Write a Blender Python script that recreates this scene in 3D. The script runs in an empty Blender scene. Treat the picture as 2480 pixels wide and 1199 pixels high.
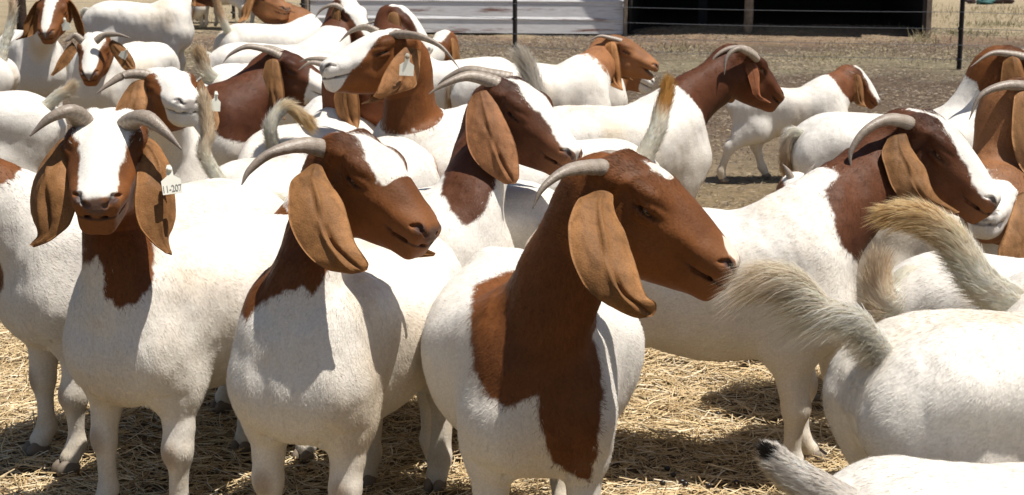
import bpy, math, random
import numpy as np
from math import radians as R, sin, cos, pi

# ------------------------------------------------------------------ camera, light, world
sc = bpy.context.scene
FPX, CX, CY, HORIZ, CAMH = 3900.0, 1240.0, 599.5, -200.0, 1.45
PITCH = math.atan((CY-HORIZ)/FPX)
cam = bpy.data.cameras.new('camera'); camo = bpy.data.objects.new('camera', cam)
sc.collection.objects.link(camo); sc.camera = camo
cam.sensor_width = 36.0; cam.lens = FPX/2480*36
cam.clip_start = 0.05; cam.clip_end = 3000
camo.location = (0, 0, CAMH); camo.rotation_euler = (pi/2-PITCH, 0, 0)
cam.dof.use_dof = True; cam.dof.focus_distance = 3.7; cam.dof.aperture_fstop = 14
sc.render.resolution_x, sc.render.resolution_y = 1024, 495

SUN = np.array([0.34, -0.10, 1.0]); SUN /= np.linalg.norm(SUN)
elev = math.asin(SUN[2]); az = math.atan2(SUN[0], SUN[1])     # azimuth from +Y, clockwise
w = bpy.data.worlds.new('World'); sc.world = w; w.use_nodes = True
nt = w.node_tree; bg = nt.nodes['Background']
sky = nt.nodes.new('ShaderNodeTexSky'); sky.sky_type = 'NISHITA'; sky.sun_disc = False
sky.sun_elevation = elev; sky.sun_rotation = az
nt.links.new(sky.outputs[0], bg.inputs[0]); bg.inputs[1].default_value = 0.062
sl = bpy.data.lights.new('sun', 'SUN'); sl.energy = 5.0; sl.angle = R(0.5); sl.color = (1, .955, .89)
so = bpy.data.objects.new('sun', sl); sc.collection.objects.link(so)
from mathutils import Vector, Matrix
so.rotation_euler = Vector(SUN).to_track_quat('Z', 'Y').to_euler()
vs = sc.view_settings; vs.view_transform = 'Standard'; vs.look = 'None'; vs.exposure = 0.33; vs.gamma = 1
C = sc.collection
rng = np.random.default_rng(7)

# ------------------------------------------------------------------ pixel <-> world
def ray(px, py):
    x, y = (px-CX)/FPX, (CY-py)/FPX          # camera space, looking along +1
    return np.array([x, cos(PITCH)+y*sin(PITCH), -sin(PITCH)+y*cos(PITCH)])
def W(px, py, s):                             # s = photo pixels per metre at that depth
    return np.array([0, 0, CAMH]) + ray(px, py)*(FPX/s)
def WG(px, py):                               # on the ground
    r = ray(px, py); return np.array([0, 0, CAMH]) + r*(-CAMH/r[2])
def WZ(px, s, z):                             # column px, depth s, height z
    zc = FPX/s
    up = ((z-CAMH) + sin(PITCH)*zc)/cos(PITCH)
    return np.array([(px-CX)/FPX*zc, cos(PITCH)*zc+up*sin(PITCH), z])
def proj(P):
    q = P-np.array([0, 0, CAMH])
    zc = q[:, 1]*cos(PITCH)-q[:, 2]*sin(PITCH); up = q[:, 1]*sin(PITCH)+q[:, 2]*cos(PITCH)
    return np.stack([CX+q[:, 0]/zc*FPX, CY-up/zc*FPX], 1), FPX/zc

# ------------------------------------------------------------------ noise
def _hash(i, j, k, seed):
    n = (i.astype(np.int64)*374761393 + j.astype(np.int64)*668265263 + k.astype(np.int64)*2147483647 + seed*974711) & 0xffffffff
    n = ((n ^ (n >> 13))*1274126177) & 0xffffffff
    n = (n ^ (n >> 16))
    return (n & 0xffff)/65535.0
def vnoise(P, f, seed=0):
    Q = np.asarray(P, float)*f; I = np.floor(Q); t = Q-I; t = t*t*(3-2*t); I = I.astype(np.int64)
    r = 0
    for a in (0, 1):
        wa = t[:, 0] if a else 1-t[:, 0]
        for b in (0, 1):
            wb = t[:, 1] if b else 1-t[:, 1]
            for c in (0, 1):
                wc = t[:, 2] if c else 1-t[:, 2]
                r = r+wa*wb*wc*_hash(I[:, 0]+a, I[:, 1]+b, I[:, 2]+c, seed)
    return r*2-1
def fbm(P, f, seed=0, o=3):
    r = 0; a = 1
    for i in range(o): r = r+a*vnoise(P, f*2**i, seed+i); a *= .5
    return r/1.75
def sstep(a, b, x):
    t = np.clip((x-a)/(b-a), 0, 1); return t*t*(3-2*t)

# ------------------------------------------------------------------ materials
def newmat(name):
    m = bpy.data.materials.new(name); m.use_nodes = True
    return m, m.node_tree, m.node_tree.nodes['Principled BSDF']
def attr_mat(name, rough=.7, spec=.25, scale=220, bump=.25, var=.12, sheen=0.0, stretch=(1, 1, 1)):
    m, t, b = newmat(name); N = t.nodes.new
    a = N('ShaderNodeAttribute'); a.attribute_name = 'Col'
    tc = N('ShaderNodeTexCoord'); mp = N('ShaderNodeMapping'); mp.inputs['Scale'].default_value = stretch
    no = N('ShaderNodeTexNoise'); no.inputs['Scale'].default_value = scale; no.inputs['Detail'].default_value = 4
    t.links.new(tc.outputs['Object'], mp.inputs[0]); t.links.new(mp.outputs[0], no.inputs['Vector'])
    mr = N('ShaderNodeMapRange'); mr.inputs[3].default_value = 1-var*1.6; mr.inputs[4].default_value = 1+var
    mr.inputs[1].default_value = .3; mr.inputs[2].default_value = .7
    t.links.new(no.outputs['Fac'], mr.inputs[0])
    mx = N('ShaderNodeVectorMath'); mx.operation = 'SCALE'
    t.links.new(a.outputs['Color'], mx.inputs[0]); t.links.new(mr.outputs[0], mx.inputs['Scale'])
    t.links.new(mx.outputs[0], b.inputs['Base Color'])
    bp = N('ShaderNodeBump'); bp.inputs['Strength'].default_value = bump; bp.inputs['Distance'].default_value = .004
    t.links.new(no.outputs['Fac'], bp.inputs['Height']); t.links.new(bp.outputs[0], b.inputs['Normal'])
    b.inputs['Roughness'].default_value = rough; b.inputs['Specular IOR Level'].default_value = spec
    if sheen: b.inputs['Sheen Weight'].default_value = sheen; b.inputs['Sheen Roughness'].default_value = .5
    return m
def plain_mat(name, col, rough=.6, spec=.3, metal=0, var=.15, scale=30, bump=.1):
    m, t, b = newmat(name); N = t.nodes.new
    tc = N('ShaderNodeTexCoord'); no = N('ShaderNodeTexNoise'); no.inputs['Scale'].default_value = scale; no.inputs['Detail'].default_value = 5
    t.links.new(tc.outputs['Object'], no.inputs['Vector'])
    r = N('ShaderNodeValToRGB'); r.color_ramp.elements[0].position = .3; r.color_ramp.elements[1].position = .7
    r.color_ramp.elements[0].color = tuple(c*(1-var) for c in col)+(1,); r.color_ramp.elements[1].color = tuple(min(1, c*(1+var)) for c in col)+(1,)
    t.links.new(no.outputs['Fac'], r.inputs[0]); t.links.new(r.outputs[0], b.inputs['Base Color'])
    bp = N('ShaderNodeBump'); bp.inputs['Strength'].default_value = bump; bp.inputs['Distance'].default_value = .01
    t.links.new(no.outputs['Fac'], bp.inputs['Height']); t.links.new(bp.outputs[0], b.inputs['Normal'])
    b.inputs['Roughness'].default_value = rough; b.inputs['Specular IOR Level'].default_value = spec; b.inputs['Metallic'].default_value = metal
    return m
M = {}
M['coat'] = attr_mat('coat', .58, .17, 170, .2, .065, .0)
M['tail'] = attr_mat('tail_hair', .5, .3, 120, .1, .06)
_t = M['tail'].node_tree; _b = _t.nodes['Principled BSDF']; _o = _t.nodes['Material Output']; _tr = _t.nodes.new('ShaderNodeBsdfTranslucent'); _mx = _t.nodes.new('ShaderNodeMixShader'); _mx.inputs[0].default_value = .6
_t.links.new(_b.inputs['Base Color'].links[0].from_socket, _tr.inputs[0]); _t.links.new(_b.outputs[0], _mx.inputs[1]); _t.links.new(_tr.outputs[0], _mx.inputs[2]); _t.links.new(_mx.outputs[0], _o.inputs[0])
M['ear'] = attr_mat('ear_skin', .6, .13, 260, .25, .11)
M['horn'] = attr_mat('horn', .42, .45, 260, .3, .14)
M['hoof'] = plain_mat('hoof', (.20, .16, .12), .6)
M['tag'] = plain_mat('tag_plastic', (.80, .78, .66), .4, .4, var=.03, bump=.02)
M['tag_hole'] = plain_mat('tag_hole', (.22, .18, .13), .6)
M['ink'] = plain_mat('tag_ink', (.30, .28, .25), .7)
m, t, b = newmat('eye'); b.inputs['Base Color'].default_value = (.20, .10, .035, 1); b.inputs['Roughness'].default_value = .1; M['eye'] = m
m, t, b = newmat('pupil'); b.inputs['Base Color'].default_value = (.01, .008, .006, 1); b.inputs['Roughness'].default_value = .1; M['pupil'] = m

# ------------------------------------------------------------------ mesh helpers
def mesh(name, V, faces, mat=None, parent=None, col=None, smooth=True):
    """faces: list of int arrays (n,3) / (n,4)"""
    me = bpy.data.meshes.new(name)
    V = np.asarray(V, np.float32); faces = [np.asarray(f, np.int32) for f in faces if len(f)]
    me.vertices.add(len(V)); me.vertices.foreach_set('co', V.ravel())
    li = np.concatenate([f.ravel() for f in faces]); tot = np.concatenate([np.full(len(f), f.shape[1], np.int32) for f in faces])
    st = np.concatenate([[0], np.cumsum(tot)[:-1]]).astype(np.int32)
    me.loops.add(len(li)); me.loops.foreach_set('vertex_index', li)
    me.polygons.add(len(tot)); me.polygons.foreach_set('loop_start', st); me.polygons.foreach_set('loop_total', tot)
    me.polygons.foreach_set('use_smooth', np.full(len(tot), smooth, bool))
    me.update(calc_edges=True); me.validate()
    if col is not None:
        a = me.color_attributes.new('Col', 'FLOAT_COLOR', 'POINT')
        c4 = np.ones((len(V), 4), np.float32); c4[:, :3] = col; a.data.foreach_set('color', c4.ravel())
    if mat is not None:
        for mm in (mat if isinstance(mat, list) else [mat]): me.materials.append(mm)
    o = bpy.data.objects.new(name, me); C.objects.link(o)
    if parent is not None: o.parent = parent
    return o
def tag(o, label=None, cat=None, group=None, kind=None):
    if label: o['label'] = label
    if cat: o['category'] = cat
    if group: o['group'] = group
    if kind: o['kind'] = kind
    return o
def empty(name, loc=(0, 0, 0), rz=0):
    o = bpy.data.objects.new(name, None); C.objects.link(o); o.location = loc; o.rotation_euler = (0, 0, rz); o.empty_display_size = .1
    return o
def frame_along(P):
    T = np.gradient(P, axis=0); T /= np.linalg.norm(T, axis=1)[:, None]+1e-9
    return T
def catmull(P, n):
    P = np.asarray(P, float); m = len(P)
    if m == 2: return P[0]+(P[1]-P[0])*np.linspace(0, 1, n)[:, None]
    E = np.vstack([2*P[0]-P[1], P, 2*P[-1]-P[-2]])
    u = np.linspace(0, m-1-1e-9, n); i = u.astype(int); t = (u-i)[:, None]
    a, b_, c, d = E[i], E[i+1], E[i+2], E[i+3]
    return .5*((2*b_)+(-a+c)*t+(2*a-5*b_+4*c-d)*t**2+(-a+3*b_-3*c+d)*t**3)
def tube(P, rad, n=14, flat=1.0, up=(0, 0, 1), caps=True):
    P = np.asarray(P, float); T = frame_along(P); up = np.asarray(up, float); rad = np.asarray(rad, float)
    A = np.cross(T, up); A /= np.linalg.norm(A, axis=1)[:, None]+1e-9; B = np.cross(A, T)
    th = np.linspace(0, 2*pi, n, endpoint=False)
    V = P[:, None]+rad[:, None, None]*(np.cos(th)[None, :, None]*A[:, None]*flat+np.sin(th)[None, :, None]*B[:, None])
    V = V.reshape(-1, 3); m = len(P)
    i = np.arange(m-1)[:, None]*n; j = np.arange(n)[None]; jn = (j+1) % n
    F = np.stack([i+j, i+n+j, i+n+jn, i+jn], -1).reshape(-1, 4)
    fs = [F]
    if caps:
        V = np.vstack([V, P[:1], P[-1:]]); k0 = m*n; jj = np.arange(n); jn = (jj+1) % n
        fs.append(np.stack([np.full(n, k0), jj, jn], 1)); fs.append(np.stack([np.full(n, k0+1), (m-1)*n+jn, (m-1)*n+jj], 1))
    return V, fs
def join(parts):
    V = []; Q = []; T = []; o = 0
    for v, fs in parts:
        V.append(v)
        for f in fs: (Q if f.shape[1] == 4 else T).append(f+o)
        o += len(v)
    return np.vstack(V), ([np.vstack(Q)] if Q else [])+([np.vstack(T)] if T else [])
def box(x0, x1, y0, y1, z0, z1):
    V = np.array([(x, y, z) for x in (x0, x1) for y in (y0, y1) for z in (z0, z1)], float)
    F = np.array([(0, 1, 3, 2), (4, 6, 7, 5), (0, 4, 5, 1), (2, 3, 7, 6), (0, 2, 6, 4), (1, 5, 7, 3)])
    return V, [F]
def blob(c, r, nu=14, nv=9, seed=0, rough=0):
    u = np.linspace(0, 2*pi, nu, endpoint=False); v = np.linspace(0.0, pi, nv)[1:-1]
    V = np.array([(sin(b)*cos(a), sin(b)*sin(a), cos(b)) for b in v for a in u]+[(0, 0, 1), (0, 0, -1)])
    if rough: V = V*(1+rough*vnoise(V+seed*7.3, 1.7, seed))[:, None]
    V = V*np.asarray(r)+np.asarray(c); m = len(v)
    F = [(i*nu+j, (i+1)*nu+j, (i+1)*nu+(j+1) % nu, i*nu+(j+1) % nu) for i in range(m-1) for j in range(nu)]
    T = [(m*nu, j, (j+1) % nu) for j in range(nu)]+[(m*nu+1, (m-1)*nu+(j+1) % nu, (m-1)*nu+j) for j in range(nu)]
    return V, [np.array(F), np.array(T)]

# ------------------------------------------------------------------ implicit surface on a rectilinear grid
class Field:
    def __init__(s, xs, ys, zs):
        s.ax = [a.astype(np.float32) for a in (xs, ys, zs)]; s.D = np.full([len(a) for a in s.ax], 1.0, np.float32)
    def sl(s, lo, hi):
        r = []
        for a, l, h in zip(s.ax, lo, hi):
            i = max(0, int(np.searchsorted(a, l))-1); j = min(len(a), int(np.searchsorted(a, h))+1)
            if j <= i: return None
            r.append(slice(i, j))
        return tuple(r)
    def grid(s, q): return s.ax[0][q[0]][:, None, None], s.ax[1][q[1]][None, :, None], s.ax[2][q[2]][None, None, :]
    def add(s, fn, lo, hi, k=.02, sub=False):
        q = s.sl(np.asarray(lo)-k-.012, np.asarray(hi)+k+.012)
        if q is None: return
        d = fn(*s.grid(q)).astype(np.float32); a = s.D[q]
        if sub:
            d = -d; h = np.maximum(k-np.abs(a-d), 0)/k; s.D[q] = np.maximum(a, d)+h*h*k*.25
        else:
            h = np.maximum(k-np.abs(a-d), 0)/k; s.D[q] = np.minimum(a, d)+h*h*k*.25*-1
    def cone(s, a, b, ra, rb, k=.02, lat=None, ratio=1.0, sub=False):
        """tapered capsule; along unit vector lat it is ratio times as thick"""
        a = np.asarray(a, np.float32); b = np.asarray(b, np.float32); d = b-a; L2 = float(d@d)+1e-9
        m = max(ra, rb)*max(1, ratio)
        def fn(X, Y, Z):
            px, py, pz = X-a[0], Y-a[1], Z-a[2]
            t = np.clip((px*d[0]+py*d[1]+pz*d[2])/L2, 0, 1)
            qx, qy, qz = px-t*d[0], py-t*d[1], pz-t*d[2]; r = ra+(rb-ra)*t
            if lat is None: return np.sqrt(qx*qx+qy*qy+qz*qz)-r
            l = qx*lat[0]+qy*lat[1]+qz*lat[2]; n2 = qx*qx+qy*qy+qz*qz-l*l
            return (np.sqrt(n2+(l/ratio)**2)-r)*min(1, ratio)
        s.add(fn, np.minimum(a, b)-m, np.maximum(a, b)+m, k, sub)
    def ell(s, c, r, Rm=None, k=.015, sub=False):
        c = np.asarray(c, np.float32); r = np.asarray(r, float); m = r.max()
        def fn(X, Y, Z):
            p = (X-c[0], Y-c[1], Z-c[2]); v = 0
            for i in range(3):
                e = p[i] if Rm is None else p[0]*Rm[0, i]+p[1]*Rm[1, i]+p[2]*Rm[2, i]
                v = v+(e/r[i])**2
            return (np.sqrt(v)-1)*r.min()
        s.add(fn, c-m, c+m, k, sub)
    def loft(s, O, Rm, sc_, x, top, bot, wd, n=2.2, egg=0.0, k=.02):
        xx = np.linspace(x[0], x[-1], 200)
        def sm(v):
            e = catmull(np.stack([np.asarray(x, float), np.asarray(v, float)], 1), 400); return np.interp(xx, e[:, 0], e[:, 1])
        T, B, Wd = sm(top), sm(bot), sm(wd); O = np.asarray(O, float)
        cs = np.array([Rm@np.array([a, b_, c])*sc_+O for a in (x[0], x[-1]) for b_ in (-max(wd), max(wd)) for c in (min(bot), max(top))])
        def fn(X, Y, Z):
            px, py, pz = X-O[0], Y-O[1], Z-O[2]
            a = (px*Rm[0, 0]+py*Rm[1, 0]+pz*Rm[2, 0])/sc_; b_ = (px*Rm[0, 1]+py*Rm[1, 1]+pz*Rm[2, 1])/sc_; c = (px*Rm[0, 2]+py*Rm[1, 2]+pz*Rm[2, 2])/sc_
            t = np.interp(a, xx, T); bo = np.interp(a, xx, B); w_ = np.interp(a, xx, Wd)
            h = np.maximum((t-bo)/2, .004); m = (t+bo)/2; rz = (c-m)/h; ry = np.abs(b_)/np.maximum(w_, .004)*(1+egg*np.clip(rz, -1, 1))
            r = (ry**n+np.abs(rz)**n)**(1/n); d = (r-1)*np.minimum(w_, h)
            e = np.maximum(a-x[-1], 0)+np.maximum(x[0]-a, 0)
            d = np.where(e > 0, np.sqrt(np.maximum(d, 0)**2+e*e), d)
            return d*sc_
        s.add(fn, cs.min(0)-.01, cs.max(0)+.01, k)
    def nets(s):
        D = s.D; ins = D < 0
        cnt = np.zeros([n-1 for n in D.shape], np.int8)
        for a in (0, 1):
            for b_ in (0, 1):
                for c in (0, 1): cnt += ins[a:D.shape[0]-1+a, b_:D.shape[1]-1+b_, c:D.shape[2]-1+c]
        act = (cnt > 0) & (cnt < 8); I = np.argwhere(act); idx = np.full(cnt.shape, -1, np.int32); idx[act] = np.arange(len(I))
        acc = np.zeros((len(I), 3)); num = np.zeros(len(I))
        cr = {}
        for a in (0, 1):
            for b_ in (0, 1):
                for c in (0, 1): cr[a, b_, c] = D[I[:, 0]+a, I[:, 1]+b_, I[:, 2]+c].astype(float)
        for ax in range(3):
            for u in (0, 1):
                for v in (0, 1):
                    p = [u, v]; p.insert(ax, 0); q = list(p); q[ax] = 1
                    A, B = cr[tuple(p)], cr[tuple(q)]; m = (A < 0) != (B < 0); t = np.where(m, A/(A-B+1e-12), 0)
                    e = np.array(p, float)[None]*np.ones((len(I), 1)); e[:, ax] = t
                    acc += e*m[:, None]; num += m
        f = acc/num[:, None]; V = np.zeros((len(I), 3))
        for ax in range(3):
            g = s.ax[ax]; V[:, ax] = g[I[:, ax]]+f[:, ax]*(g[I[:, ax]+1]-g[I[:, ax]])
        Q = []
        for ax in range(3):
            o1, o2 = [a for a in range(3) if a != ax]
            sa = [slice(None)]*3; sb = [slice(None)]*3; sa[ax] = slice(0, -1); sb[ax] = slice(1, None)
            a_, b_ = ins[tuple(sa)], ins[tuple(sb)]
            E = np.argwhere(a_ != b_)
            E = E[(E[:, o1] > 0) & (E[:, o2] > 0) & (E[:, o1] < cnt.shape[o1]) & (E[:, o2] < cnt.shape[o2])]
            fl = a_[E[:, 0], E[:, 1], E[:, 2]]
            def g(d1, d2):
                c = E.copy(); c[:, o1] -= d1; c[:, o2] -= d2; return idx[c[:, 0], c[:, 1], c[:, 2]]
            q = np.stack([g(1, 1), g(0, 1), g(0, 0), g(1, 0)], 1)
            if ax == 1: fl = ~fl
            q[~fl] = q[~fl][:, ::-1]; Q.append(q)
        Q = np.vstack(Q); Q = Q[(Q >= 0).all(1)]
        return V, Q
def smooth(V, Q, it=1, lam=.5):
    E = np.vstack([Q[:, [0, 1]], Q[:, [1, 2]], Q[:, [2, 3]], Q[:, [3, 0]]]); n = len(V)
    deg = np.bincount(E[:, 0], minlength=n)+np.bincount(E[:, 1], minlength=n)
    for _ in range(it):
        A = np.stack([np.bincount(E[:, 0], V[E[:, 1], a], n)+np.bincount(E[:, 1], V[E[:, 0], a], n) for a in range(3)], 1)
        V = V+lam*(A/np.maximum(deg, 1)[:, None]-V)
    return V
def vnormals(V, Q):
    fn = np.cross(V[Q[:, 2]]-V[Q[:, 0]], V[Q[:, 3]]-V[Q[:, 1]]); N = np.zeros_like(V)
    for c in range(4):
        for a in range(3): N[:, a] += np.bincount(Q[:, c], fn[:, a], len(V))
    return N/(np.linalg.norm(N, axis=1)[:, None]+1e-12), np.linalg.norm(fn, axis=1)/2

def strands(V, Q, N, area, n, dirf, lenf, wid, lift, colf, seg=1, droop=0.0, jit=.3, rs=None, weight=None):
    """short flat hairs rooted on the surface, lying along dirf; returns verts, faces, colours"""
    rs = rs or np.random.default_rng(1)
    wgt = area if weight is None else area*weight
    c = np.cumsum(wgt); f = np.searchsorted(c, rs.random(n)*c[-1]); f = np.minimum(f, len(Q)-1)
    u, v = rs.random((2, n, 1))
    def bl(A): return (A[Q[f, 0]]*(1-u)+A[Q[f, 1]]*u)*(1-v)+(A[Q[f, 3]]*(1-u)+A[Q[f, 2]]*u)*v
    P = bl(V); Nn = bl(N); Nn /= np.linalg.norm(Nn, axis=1)[:, None]+1e-9
    D = dirf(P)+rs.normal(0, jit, (n, 3))
    D = D-(D*Nn).sum(1)[:, None]*Nn; D /= np.linalg.norm(D, axis=1)[:, None]+1e-9
    S = np.cross(D, Nn); L = lenf(P)*rs.uniform(.6, 1.25, n); lf = (lift*rs.uniform(.3, 1.6, n))[:, None]; D = D+Nn*lf; D /= np.linalg.norm(D, axis=1)[:, None]
    wv = (wid*rs.uniform(.7, 1.3, n))[:, None]; col = colf(P, Nn, rs)
    P = P-Nn*.001
    rows = []; 
    for s_ in range(seg+1):
        t = s_/seg; ctr = P+D*(L*t)[:, None]+np.array([0, 0, -droop])*(L*t*t)[:, None]
        if s_ < seg: rows += [ctr-S*wv*(1-t*.6), ctr+S*wv*(1-t*.6)]
        else: rows.append(ctr)
    k = len(rows); VV = np.stack(rows, 1).reshape(-1, 3); b0 = np.arange(n)*k; fs = []
    for s_ in range(seg-1): fs.append(np.stack([b0+2*s_, b0+2*s_+1, b0+2*s_+3, b0+2*s_+2], 1))
    fs.append(np.stack([b0+2*seg-2, b0+2*seg-1, b0+2*seg], 1))
    return VV, fs, np.repeat(col, k, axis=0)

# ------------------------------------------------------------------ the goat
WHITE = np.array([.815, .765, .685]); BROWN = np.array([.190, .066, .018]); DARK = np.array([.085, .030, .018]); TAN = np.array([.250, .140, .064])
GOLD = np.array([.33, .145, .06]); GREYSKIN = np.array([.13, .095, .08]); CREAM = np.array([.62, .48, .30])
HX = [-.075, -.055, -.03, 0, .03, .06, .09, .137, .194, .248, .275, .292, .303]
HT = [-.02, .026, .042, .060, .077, .086, .086, .078, .065, .049, .039, .027, .004]
HB = [-.04, -.076, -.098, -.116, -.127, -.129, -.126, -.117, -.103, -.083, -.074, -.062, -.032]
HW = [.01, .047, .061, .068, .075, .079, .079, .073, .062, .051, .045, .037, .012]

def spline(xs, vs):
    e = catmull(np.stack([np.asarray(xs, float), np.asarray(vs, float)], 1), 200); return e[:, 0], e[:, 1]

GOATS = []
def goat(label, body, head, k=1.0, hs=1.0, belly=1.0, brown=BROWN, blaze=None, neck_brown=.75, collar_tilt=0.0, patches=(), white_patches=(),
         horns=True, ears=None, tail=None, lod=1, strand=0, seed=0, legs=None, tags=(), name='goat', eye_shut=True, horn_len=.24, horn_splay=.35, horn_curl=115,
         face=None, open_mouth=False, dark_poll=.5, neck_fat=1.0, ear_len=.235, ear_w=.115, ear_out=.5, ear_fwd=.15, mane_dark=.4, neck_k=1.0, body_brown=False, group='boer goats of the herd', only_tail=False, ear_twist=0.0):
    """body=(px, s, heading_deg)  head=(local point, px, py, s, yaw, pitch, roll)"""
    rs = np.random.default_rng(100+seed)
    rump = body[0] == 'rump'; bx, bs, hd = body[-3:]; th = R(hd)
    sp = WZ(bx, bs, .5*k)                                    # above the shoulders
    Rz = np.array([[cos(th), -sin(th), 0], [sin(th), cos(th), 0], [0, 0, 1]])
    if rump: sp = WZ(bx, bs, .64*k)
    org = np.array([sp[0], sp[1], 0])-Rz@np.array([(-.445 if rump else .22)*k, 0, 0])
    rump_s = bs
    toL = lambda P: (np.atleast_2d(P)-org)@Rz
    toW = lambda P: np.atleast_2d(P)@Rz.T+org
    # head frame (world -> goat frame)
    if head is None:
        p3 = toW(np.array([.50, .03*(seed % 3-1), .46])*k); q2, s2 = proj(p3); head = ((0, 0, 0), q2[0][0], q2[0][1], s2[0], hd+seed % 5*8-16, 55)
    lp, hpx, hpy, hsx, yaw, pit = head[:6]; rol = R(head[6]) if len(head) > 6 else 0
    y_, p_ = R(yaw), R(pit)
    F = np.array([cos(y_)*cos(p_), sin(y_)*cos(p_), -sin(p_)]); Lf = np.array([-sin(y_), cos(y_), 0]); U = np.cross(F, Lf)
    Lf, U = Lf*cos(rol)+U*sin(rol), U*cos(rol)-Lf*sin(rol)
    HR = Rz.T@np.stack([F, Lf, U], 1)
    HO = toL(W(hpx, hpy, hsx))[0]-HR@(np.array(lp)*hs)
    H = lambda a, b_, c: HO+HR@(np.array([a, b_, c])*hs)
    ws = lambda q: W(q[0], q[1], hsx+(q[2]-hsx)*(hsx/1290)**2)
    wt = lambda q: W(q[0], q[1], rump_s+(q[2]-rump_s)*(rump_s/1290)**2)
    # grid
    fine, coarse = {3: (.0026, .0085), 2: (.005, .010), 1: (.0085, .013), 0: (.013, .018)}[lod]
    cs = np.array([H(a, b_, c) for a in (-.08, .31) for b_ in (-.1, .1) for c in (-.12, .12)])
    blo = np.array([-.56*k, -.30*k*max(1, belly), 0.0]); bhi = np.array([.48*k, .30*k*max(1, belly), .86*k])
    lo = np.minimum(blo, cs.min(0)-.02); hi = np.maximum(bhi, cs.max(0)+.02)
    if legs:
        for q in legs.values():
            for p3 in q: lo = np.minimum(lo, np.array(p3)*k-.05); hi = np.maximum(hi, np.array(p3)*k+.05)
    lo[2] = -.02
    axes = []
    for i in range(3):
        a0, a1 = cs[:, i].min()-.012, cs[:, i].max()+.012
        seg = []
        if a0 > lo[i]: seg.append(np.arange(lo[i], a0, coarse))
        seg.append(np.arange(max(a0, lo[i]), a1, fine))
        if hi[i] > a1: seg.append(np.arange(a1+fine*.5, hi[i]+coarse, coarse))
        axes.append(np.unique(np.concatenate(seg)))
    G = Field(*axes); I3 = np.eye(3)
    be = belly
    # trunk
    G.loft((0, 0, 0), I3, k, [-.47, -.455, -.42, -.36, -.28, -.18, -.05, .08, .18, .27, .33, .37, .385],
           [.56, .60, .645, .685, .708, .712, .70, .695, .712, .716, .68, .62, .56],
           [.54, .50, .46, .43, .39, .35-.02*(be-1), .315-.06*(be-1), .31-.05*(be-1), .325, .35, .38, .42, .50],
           [.012, .05, .09, .125, .15, .175*be, .20*be, .195*be, .172*(1+(be-1)*.5), .148, .125, .085, .012], n=2.25, egg=-.16, k=.03)
    # brisket, shoulders, hips
    G.ell(np.array([.29, 0, .44])*k, np.array([.095, .080, .115])*k, k=.05)
    if lod >= 2:
        for sd in (1, -1):
            G.ell(np.array([.338, sd*.050, .485])*k, np.array([.040, .042, .085])*k, k=.025)
            G.ell(np.array([.300, sd*.108, .490])*k, np.array([.048, .032, .060])*k, k=.035)
    dl = dict(fl=[(.25, .10, .46), (.235, .105, .375), (.262, .10, .215), (.262, .098, .075), (.285, .098, .028)],
              fr=[(.25, -.10, .46), (.235, -.105, .375), (.255, -.10, .215), (.252, -.098, .075), (.275, -.098, .028)],
              hl=[(-.31, .085, .56), (-.235, .118, .415), (-.40, .10, .265), (-.365, .098, .085), (-.34, .098, .028)],
              hr=[(-.31, -.085, .56), (-.235, -.118, .415), (-.385, -.10, .265), (-.345, -.098, .085), (-.32, -.098, .028)])
    if legs: dl.update(legs)
    lt = np.array([0, 1., 0])
    for nm, J in dl.items():
        J = np.array(J)*k
        r = np.array([.075, .054, .0315, .0225, .031] if nm[0] == 'f' else [.125, .085, .040, .0275, .034])*k
        ra = .62 if nm[0] == 'h' else .75
        G.cone(J[0], J[1], r[0], r[1], .06, lt, ra)
        if nm[0] == 'h': G.cone(J[0]+np.array([-.085, -.005*np.sign(J[0][1]), -.02])*k, J[2]+np.array([.055, .005*np.sign(J[0][1]), .10])*k, .072*k, .042*k, .06, lt, .75)
        mid = J[1]*.35+J[2]*.65
        G.cone(J[1], mid, r[1], r[2]*1.12, .05, lt, .85)
        G.cone(mid, J[2], r[2]*1.12, r[2], .02)
        G.ell(J[2]+np.array([.006*k, 0, 0]), (r[2]*1.12, r[2]*1.05, r[2]*1.35), k=.02)
        G.cone(J[2], J[3], r[2]*.86, r[3], .02)
        G.ell(J[3], (r[3]*1.18, r[3]*1.15, r[3]*1.2), k=.015)
        G.cone(J[3], J[4]+np.array([0, 0, .012]), r[3]*.95, r[4]*.92, .015)
        if nm[0] == 'f':                                     # shoulder blade
            G.cone(J[0]+np.array([.03, -.02*np.sign(J[0][1]), 0])*k, np.array([.19*k, .045*np.sign(J[0][1])*k, .66*k]), .075*k, .05*k, .08, lt, .7)
    if lod >= 2:
        for sd in (1, -1):
            G.cone(np.array([.335, sd*.082, .42])*k, np.array([.315, sd*.068, .345])*k, .004*k, .003*k, .02, sub=True)
            G.ell(np.array([-.27, sd*.155*be**.5, .60])*k, np.array([.05, .02, .035])*k, k=.04)
    G.ell(np.array([-.22, 0, .335])*k, np.array([.07, .065, .05])*k, k=.04)
    # neck
    P0 = np.array([.225, 0, .575])*k; P3 = H(-.005, 0, -.022)
    back = HR@np.array([-1., 0, -.25]); dist = np.linalg.norm(P3-P0)
    P1 = P0+np.array([.46, 0, .88])*dist*.36; P2 = P3+(back*.22+np.array([0, 0, -.85]))*dist*.28*neck_k
    tt = np.linspace(0, 1, 13)[:, None]; NC = (1-tt)**3*P0+3*(1-tt)**2*tt*P1+3*(1-tt)*tt**2*P2+tt**3*P3
    hl = HR[:, 1]; NR = np.interp(tt[:, 0], [0, .25, .5, .75, 1], [.140, .108, .088, .080, .080])*(.5+.5*k)*neck_fat
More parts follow.
